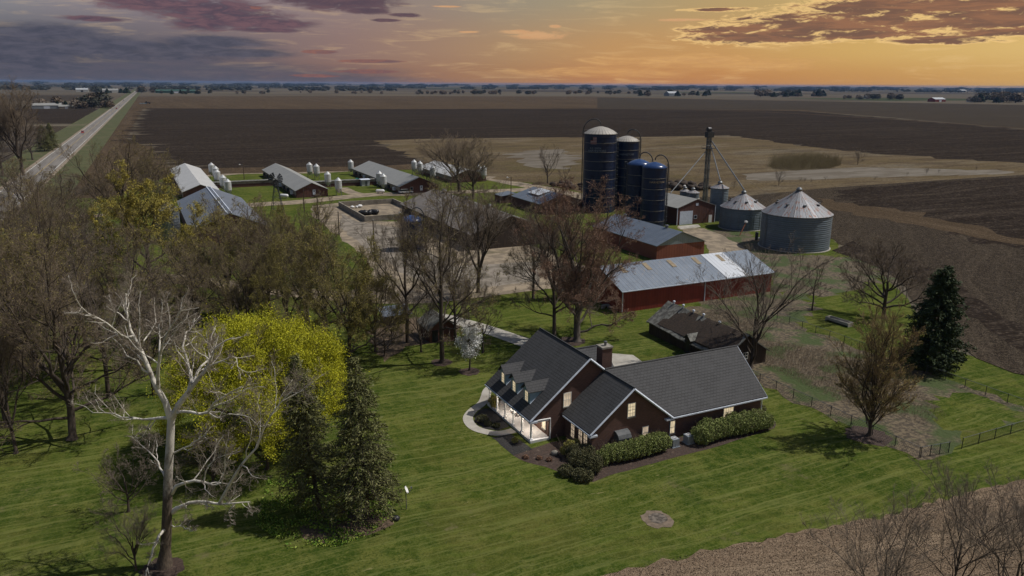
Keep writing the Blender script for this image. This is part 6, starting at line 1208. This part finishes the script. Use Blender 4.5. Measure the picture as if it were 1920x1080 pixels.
# understory brush in the left grove: individual shrubs
for i, (px, py, h_, w_) in enumerate(((355, 600, 45, 60), (400, 590, 40, 60), (470, 570, 40, 60), (540, 566, 40, 60), (600, 576, 45, 70), (640, 600, 50, 70), (720, 668, 60, 80), (735, 640, 50, 60), (860, 560, 30, 60), (800, 560, 40, 60), (60, 720, 50, 80), (270, 600, 45, 60), (20, 620, 50, 70), (160, 560, 50, 70), (220, 560, 50, 60), (100, 560, 45, 70), (760, 590, 45, 60), (690, 560, 40, 60), (880, 600, 40, 60))):
    plant(('small2', 'fine', 'vase2')[i % 3], px, py, py-h_, w_, 'low leafless brush among the tall bare trees', group='brush in the left grove', name='shrub')
plant('small2', 240, 960, 850, 120, 'low brush beside the sycamore trunk', name='shrub'); plant('fine', 255, 1070, 960, 130, 'spindly brush at the foot of the sycamore', name='shrub', rot=1.); plant('fine', 400, 905, 800, 170, 'tangled bare brush under the yellow tree', name='shrub', rot=2.); plant('small2', 500, 880, 760, 150, 'olive brush between the sycamore limbs and the spruces', name='shrub', rot=3.)
# ---- leafy shrubs
def blob_shrub(name, lumps, n, lsz, m, label, cat, seed=1, stems=True, flat=False):
    if name == 'hedge':
        L2 = []
        for i, a in enumerate(lumps[:-1]):
            b = lumps[i+1]; L2 += [a]
            if math.hypot(a[0]-b[0], a[1]-b[1]) < 4: L2 += [tuple(a[k]*.5+b[k]*.5 for k in range(5))]
        lumps = L2+[lumps[-1]]
    rng = np.random.default_rng(seed); v = Veg(); c0 = np.array([lumps[0][0], lumps[0][1], 0.]); tot = sum(l[3]**2 for l in lumps)
    for (x_, y_, z_, r_, sz) in lumps:
        k = int(n*r_*r_/tot); d = nrm_(rng.normal(size=(k, 3))); rr = rng.uniform(.55, 1., (k, 1))**.45*(1+.13*np.sin(d[:, :1]*7+x_)*np.cos(d[:, 1:2]*6+y_)+rng.normal(size=(k, 1))*.05); q = d*rr*np.array([r_, r_, sz])+np.array([x_, y_, z_])-c0; q = q[q[:, 2] > .05]; v.leaves(q, lsz, rng, 0)
    root = empty(name, (*c0[:2], 0), label, cat)
    q = bpy.data.objects.new('foliage', v.mesh('foliage', [m])); COL.objects.link(q); q.parent = root
    if stems:
        s_ = Veg(); K = 14*len(lumps); L_ = np.array([lumps[i % len(lumps)] for i in range(K)]); S_ = np.stack([L_[:, 0], L_[:, 1], np.zeros(K)], -1)-c0+rng.normal(size=(K, 3))*np.array([.25, .25, 0]); D_ = np.stack([rng.normal(size=K)*.5, rng.normal(size=K)*.5, np.ones(K)], -1)
        P_, R_ = grow(S_, D_, L_[:, 2]+L_[:, 4]*.7, np.full(K, .03), np.full(K, .01), 5, rng, .1, .05); s_.tubes(P_, R_, 4); P2, R2 = kids(P_, R_, 6, rng, .3, 1., (20, 50), .5, .6, .5, 3); s_.tubes(P2, R2, 3)
        q = bpy.data.objects.new('stem', s_.mesh('stem', ['twig_brown'])); COL.objects.link(q); q.parent = root
    return root
def lump(zx, zy, zz, r, s=None): x_, y_, _ = G(*Z1(zx, zy), zz); return (x_, y_, zz+(.12 if zz > .85 else 0), r*(1.08 if zz > .85 else 1), s or r*.95)
blob_shrub('hedge', [lump(905, 860, .9, 1.0), lump(985, 850, .9, 1.05), lump(1060, 830, 1., 1.05), lump(1135, 805, 1.05, 1.1), lump(1205, 790, 1., 1.05), lump(860, 880, .8, .9)], 44000, .055, 'leaf_hedge', 'clipped green hedge right of the dark shrub, under the gable', 'hedge', 2)
blob_shrub('hedge', [lump(1450, 750, 1., 1.15), lump(1530, 720, 1.05, 1.15), lump(1610, 700, 1.05, 1.15), lump(1690, 688, 1.05, 1.15), lump(1765, 672, 1.05, 1.1), lump(1825, 668, .95, 1.0), lump(1480, 700, 1., 1.0), lump(1640, 665, 1., 1.), lump(1780, 640, 1., .9)], 56000, .055, 'leaf_hedge', 'long clipped green hedge along the garage wing', 'hedge', 3)
blob_shrub('dark_shrub', [lump(720, 900, .9, 1.25, 1.0), lump(790, 920, .9, 1.2, 1.0), lump(690, 850, .8, 1.0), lump(760, 850, .8, 1.0), lump(640, 960, .5, .9, .6), lump(740, 985, .5, 1.2, .6)], 34000, .05, 'leaf_boxdark', 'sprawling dark shrub at the house corner', 'shrub', 4)
blob_shrub('golden_shrub', [lump(665, 820, 1.0, .7), lump(630, 840, .7, .5), lump(700, 800, 1.1, .45)], 4200, .05, 'leaf_forsythia', 'golden-yellow shrub between the porch and the dark shrub', 'shrub', 5)
blob_shrub('golden_shrub', [lump(205, 540, .8, .6), lump(215, 570, .5, .5)], 2600, .05, 'leaf_forsythia', 'golden shrub behind the leftmost porch column', 'shrub', 6)
for i, (a, b, r_) in enumerate(((140, 650, .75), (175, 680, .5), (225, 690, .45))): blob_shrub('low_shrub', [lump(a, b, r_*.5, r_, r_*.6)], 1500, .045, 'leaf_boxdark', ('rounded low shrub inside the path loop, largest', 'low shrub inside the path loop, middle size', 'smallest low shrub inside the path loop')[i], 'shrub', 7+i, False)
blob_shrub('low_shrub', [lump(335, 780, .25, .4, .3)], 700, .045, 'leaf_forsythia', 'small yellowish shrub in the dark bed before the porch', 'shrub', 11, False)
blob_shrub('low_shrub', [lump(1800, 590, .5, .7, .5)], 900, .05, 'leaf_boxdark', 'small brown shrub behind the end of the long hedge', 'shrub', 12, False)
for i, (a, b) in enumerate(((400, 880), (480, 885), (540, 895))): blob_shrub('low_shrub', [lump(a, b, .15, .35, .25)], 500, .05, 'leaf_red', 'little dried brown shrub in the mulch bed', 'shrub', 13+i, False)['group'] = 'dried shrubs in the mulch bed'
# pear in blossom
NP['pearskel'] = (*bare_tree(41, Ht=5.6, W=3.0, fork=.3, nl=9, style='upright', tr=.11, m=(5, 4, 3, 2), tw=.009, mats=('bark_dark', 'twig_brown', 'blossom')), 5.6, 3.0)
pr = plant('pearskel', 880, 695, 606, 50, 'small blossoming tree covered in white flowers', name='blossom_tree'); rng = np.random.default_rng(8); v = Veg()
for _ in range(60):
    u = rng.uniform(); a = rng.uniform(0, 6.28); rad = 1.45*math.sin(math.pi*(.18+.72*u))*rng.uniform(.35, 1.); cc = np.array([rad*math.cos(a), rad*math.sin(a), 1.9+3.3*u]); v.leaves(cc+rng.normal(size=(75, 3))*.2, .06, rng, 0)
q = bpy.data.objects.new('blossom', v.mesh('blossom', ['blossom'])); COL.objects.link(q); q.parent = pr
# ground cover under the spruces, stubble residue, marsh thicket
def scatter(name, poly, n, sz, m, kindz=.05, seed=1, asp=1., flat=.0, px=True, zr_=(0, .2), label=None, dens=None):
    rng = np.random.default_rng(seed); P_ = np.array([G(*p)[:2] if px else p for p in poly]); lo, hi = P_.min(0), P_.max(0); pts = rng.uniform(lo, hi, (n*3, 2)); ins = np.zeros(len(pts), bool); j = len(P_)-1
    for i in range(len(P_)):
        c_ = ((P_[i, 1] > pts[:, 1]) != (P_[j, 1] > pts[:, 1])) & (pts[:, 0] < (P_[j, 0]-P_[i, 0])*(pts[:, 1]-P_[i, 1])/(P_[j, 1]-P_[i, 1]+1e-12)+P_[i, 0]); ins ^= c_; j = i
    pts = pts[ins]
    if dens: f_ = np.sin(pts[:, 0]*dens)+np.sin(pts[:, 1]*dens*1.3+1)+np.sin((pts[:, 0]+pts[:, 1])*dens*2.1); pts = pts[f_+rng.normal(size=len(pts)) > 0]
    pts = pts[:n]; z_ = rng.uniform(*zr_, len(pts)); v = Veg(); d_ = rng.normal(size=(len(pts), 3)); d_[:, 2] *= (1-flat); v.leaves(np.stack([pts[:, 0], pts[:, 1], kindz+z_], -1), sz, rng, 0, asp, flat, d_)
    o = bpy.data.objects.new(name, v.mesh(name, [m])); COL.objects.link(o); o['kind'] = 'stuff'; return o
scatter('ground_cover', [(500, 900), (560, 890), (650, 900), (730, 925), (738, 968), (700, 1000), (640, 1025), (540, 1030), (480, 985)], 7500, .075, 'leaf_lime', seed=2, zr_=(0, .25), dens=1.1)
scatter('crop_residue', [(1060, 1110), (1140, 1077), (1300, 1040), (1440, 1010), (1580, 985), (1750, 944), (1920, 899), (2000, 1000), (1900, 1200)], 30000, .03, 'dry_stem', .07, 3, 1.9, .9, zr_=(0, .03))
def reeds(name, poly, n, hh, m, seed, px=True, sp=.15, r=.03):
    rng = np.random.default_rng(seed); P_ = np.array([G(*p)[:2] for p in poly]); lo, hi = P_.min(0), P_.max(0); pts = rng.uniform(lo, hi, (n*3, 2)); ins = np.zeros(len(pts), bool); j = len(P_)-1
    for i in range(len(P_)):
        c_ = ((P_[i, 1] > pts[:, 1]) != (P_[j, 1] > pts[:, 1])) & (pts[:, 0] < (P_[j, 0]-P_[i, 0])*(pts[:, 1]-P_[i, 1])/(P_[j, 1]-P_[i, 1]+1e-12)+P_[i, 0]); ins ^= c_; j = i
    pts = pts[ins][:n]; K = len(pts); v = Veg(); S_ = np.stack([pts[:, 0], pts[:, 1], np.zeros(K)], -1); D_ = np.stack([rng.normal(size=K)*sp, rng.normal(size=K)*sp, np.ones(K)], -1)
    cen = pts.mean(0); ed = 1-np.clip(np.max(np.abs(pts-cen)/((hi-lo)/2), axis=1), 0, 1)**3*.7
    Pq, Rq = grow(S_, D_, hh*rng.uniform(.6, 1.2, K)*ed, np.full(K, r), np.full(K, r*.5), 3, rng, .05, .05); v.tubes(Pq, Rq, 3); o = bpy.data.objects.new(name, v.mesh(name, [m])); COL.objects.link(o); o['kind'] = 'stuff'; return o
reeds('marsh_thicket', [(1440, 312), (1455, 306), (1490, 304), (1530, 302), (1560, 305), (1578, 310), (1560, 316), (1530, 319), (1490, 321), (1450, 318)], 3600, 6.2, 'twig_olive', 5, r=.045, sp=.35)
reeds('dry_weeds', [(1440, 640), (1560, 660), (1640, 700), (1700, 740), (1640, 790), (1560, 745), (1440, 690), (1330, 610), (1300, 590), (1400, 570)], 9000, .7, 'dry_stem', 4, r=.016, sp=.5)
reeds('dry_weeds', [(1600, 690), (1720, 730), (1780, 780), (1740, 800), (1660, 780)], 2500, .4, 'dry_stem', 6, r=.014, sp=.6)
mat('dark_green', (.03, .07, .055), (.025, .06, .045), .3)
# ---- far trees, copses and farmsteads
def far_tree(seed, Ht, W, m='leaf_far', n=520, cone=False):
    rng = np.random.default_rng(seed); tk = Veg(); z = np.linspace(0, 1, 4); tk.tubes(np.stack([z*0, z*0, z*Ht*.7], -1)[None], (.35*(1-.6*z))[None], 5); v = Veg(); u = rng.uniform(0, 1, n)
    if cone: zz_ = Ht*(.06+.94*u); rr = W/2*(1-u)**.8*rng.uniform(.3, 1, n)**.5
    else: zz_ = Ht*(.22+.78*u); rr = W/2*np.sqrt(np.clip(1-(u*1.7-.75)**2*.95, .02, 1))*rng.uniform(.1, 1.05, n)**.5
    a = rng.uniform(0, 6.28, n); v.leaves(np.stack([rr*np.cos(a), rr*np.sin(a), zz_], -1), Ht*.05, rng, 0, 1.2); return tk.mesh('trunk', ['bark_dark'], True), v.mesh('crown', [m]), Ht, W
NP['far1'] = far_tree(51, 12, 11); NP['far2'] = far_tree(52, 12, 9, 'twig_brown', 420); NP['farc'] = far_tree(53, 12, 6, 'needle_pine', 500, True); NP['far3'] = far_tree(54, 12, 12, 'twig_grey', 380)
rg = random.Random(9)
def copse(x0, x1, yb, hpx, n, kinds, label, gname):
    for k in range(n):
        px = rg.uniform(x0, x1); yy = yb+rg.uniform(-1.5, 1.); q = rg.uniform(.45, .95)*hpx
        plant(rg.choice(kinds), px, yy, yy-q, q*rg.uniform(.9, 1.5), label, group=gname, name='distant_tree', rot=rg.uniform(0, 6))
copse(70, 215, 203, 22, 26, ['far1', 'far2', 'farc', 'far3'], 'distant tree around the farmstead left of the highway', 'trees of the near left farmstead'); copse(150, 195, 201, 30, 12, ['far1', 'far2'], 'taller distant tree right of the left farmstead', 'tall trees of the left farmstead')
copse(170, 245, 174, 12, 16, ['far1', 'farc'], 'small distant tree where the highway fades out, left side', 'trees left of the highway end'); copse(258, 300, 174, 13, 12, ['far1', 'far2'], 'small distant tree where the highway fades out, right side', 'trees right of the highway end')
copse(295, 400, 176, 8, 16, ['far1', 'farc'], 'small dark tree beside the long green-roofed building', 'trees by the green-roofed building')
copse(400, 960, 176, 8, 26, ['far1', 'far2', 'far3'], 'tiny tree scattered beyond the far stubble field', 'scattered trees beyond the field'); copse(775, 940, 177, 9, 26, ['far1', 'far2'], 'tiny tree in the copse beyond the middle of the field', 'middle far copse')
copse(970, 1025, 177, 9, 9, ['far1', 'far2'], 'tiny tree in the small copse left of the tallest silo', 'copse left of the silo line'); copse(1060, 1200, 177, 10, 20, ['far1', 'far2'], 'tiny tree in the long copse behind the silos', 'long copse behind the silos')
copse(1195, 1330, 180, 12, 16, ['far1', 'farc', 'far2'], 'tree around the white-roofed far farm', 'trees of the white far farm'); copse(1410, 1560, 181, 14, 24, ['far1', 'far2', 'farc'], 'tree in the dark copse right of the elevator tower', 'dark copse on the right'); copse(1580, 1700, 187, 14, 18, ['far1', 'far2', 'far3'], 'tree in the thin row left of the far red barn', 'row left of the red barn')
copse(1810, 1912, 192, 20, 22, ['far1', 'far2', 'far3', 'farc'], 'tree around the farmhouse at the right edge', 'trees of the right edge farm'); copse(1680, 1730, 173, 7, 8, ['far1'], 'tiny tree in the remote copse above the red barn', 'remote copse'); copse(0, 80, 168, 8, 12, ['far1', 'far2'], 'tiny tree in the remote copse at the far left', 'remote left copse')
def farm(px, py, w_, l_, h_, wm_, rm_, label, ax='x', name='distant_barn'):
    c = G(px, py); s = empty(name, (c[0], c[1], 0), label, 'barn'); gable(s, ax, c[0]-w_/2, c[0]+w_/2, c[1], c[1]+l_, h_*.6, h_, wm_, rm_, .3, .3); dr_ = MB().box(c[0]-w_*.1, c[0]+w_*.1, c[1]-.12, c[1]+.02, 0, h_*.45).build('door', 'trim_white' if wm_ != 'bin_white' else 'dark_steel', s)
farm(88, 204, 38, 18, 8, 'galv_wall_x', 'grey_roof_y', 'long blue-grey shed in the left farmstead'); farm(125, 204, 20, 12, 5.5, 'blockwall', 'grey_roof_y', 'low bungalow right of the long blue-grey shed', name='distant_house')
farm(207, 174, 50, 40, 14, 'bin_white', 'grey_roof_y', 'white farm building left of the highway end'); farm(154, 172.5, 40, 30, 14, 'bin_white', 'bin_white', 'tiny white barn far beyond the left farmstead')
farm(330, 174.5, 130, 40, 12, 'dark_green', 'dark_green', 'long distant building with a dark green roof'); farm(1265, 180, 50, 30, 16, 'galv_wall_x', 'bin_white', 'distant barn with a bright white roof behind the bins')
farm(1763, 191, 42, 22, 11, 'red_siding_x', 'bin_white', 'distant dark red barn with a pale roof on the right'); farm(1832, 191, 36, 18, 12, 'bin_white', 'grey_roof_y', 'distant white farmhouse at the right edge', name='distant_house'); farm(1630, 185, 24, 14, 9, 'bin_white', 'bin_white', 'small white house in the thin tree row', name='distant_house')
farm(1808, 172, 60, 40, 16, 'bin_white', 'bin_white', 'remote white barn near the horizon on the right')
# water tower on the horizon
c = G(1811, 165.5); s = empty('water_tower', (c[0], c[1], 0), 'tiny water tower on the horizon at the right', 'water tower'); sc = 1.
MB().lathe(c[0], c[1], [(4, 0), (2.5, 6), (2.5, 34)], 12).build('stem', 'steel', s); MB().lathe(c[0], c[1], [(2.5, 34), (12, 38), (12, 44), (7, 47), (0, 47.6)], 20).build('tank', 'steel', s)
# horizon woods, masses nobody could count
def woods(name, dist, a0, a1, hgt_, n, seed, m='leaf_far', depth_=400., gaps=.35):
    rng = np.random.default_rng(seed); a = np.radians(rng.uniform(a0, a1, n))+YAW; g_ = np.sin(a*37+seed)+np.sin(a*83+2*seed)+np.sin(a*211); a = a[g_ > -2.2*(1-gaps)+rng.normal(size=n)*.3]; k = len(a); d = dist+rng.uniform(-1, 1, k)*depth_; hv = hgt_*(.6+.25*np.sin(a*150+seed)+.2*np.sin(a*431))
    v = Veg(); v.leaves(np.stack([np.sin(a)*d, np.cos(a)*d, rng.uniform(.05, .95, k)*hv], -1), hgt_*.28, rng, 0, 2.2, .5, np.stack([np.cos(a), -np.sin(a), rng.normal(size=k)*.2], -1)); o = bpy.data.objects.new(name, v.mesh(name, [m])); COL.objects.link(o); o['kind'] = 'stuff'
woods('horizon_woods', 17500, -36, 36, 26, 34000, 1, depth_=2500, gaps=1.); woods('horizon_woods', 11000, -36, 36, 20, 30000, 2, depth_=2500, gaps=.9); woods('far_woods', 7300, -36, 36, 11, 26000, 3, depth_=1500, gaps=.9); woods('far_woods', 5200, -36, -8, 14, 10000, 5, depth_=1200, gaps=.85)

# ------------------------------------------------------------------ haze
hz = bpy.data.materials.new('haze_air'); hz.use_nodes = True; nt = hz.node_tree; nt.nodes.clear(); o_ = nt.nodes.new('ShaderNodeOutputMaterial'); pv = nt.nodes.new('ShaderNodeVolumePrincipled'); nt.links.new(pv.outputs[0], o_.inputs['Volume'])
pv.inputs['Color'].default_value = (.20, .34, .62, 1); pv.inputs['Density'].default_value = 3.6e-5; pv.inputs['Anisotropy'].default_value = .0
hb = MB().box(-S-5, S+5, -S-5, S+5, -1., 50.); ho = hb.build('haze', hz); ho['kind'] = 'stuff'
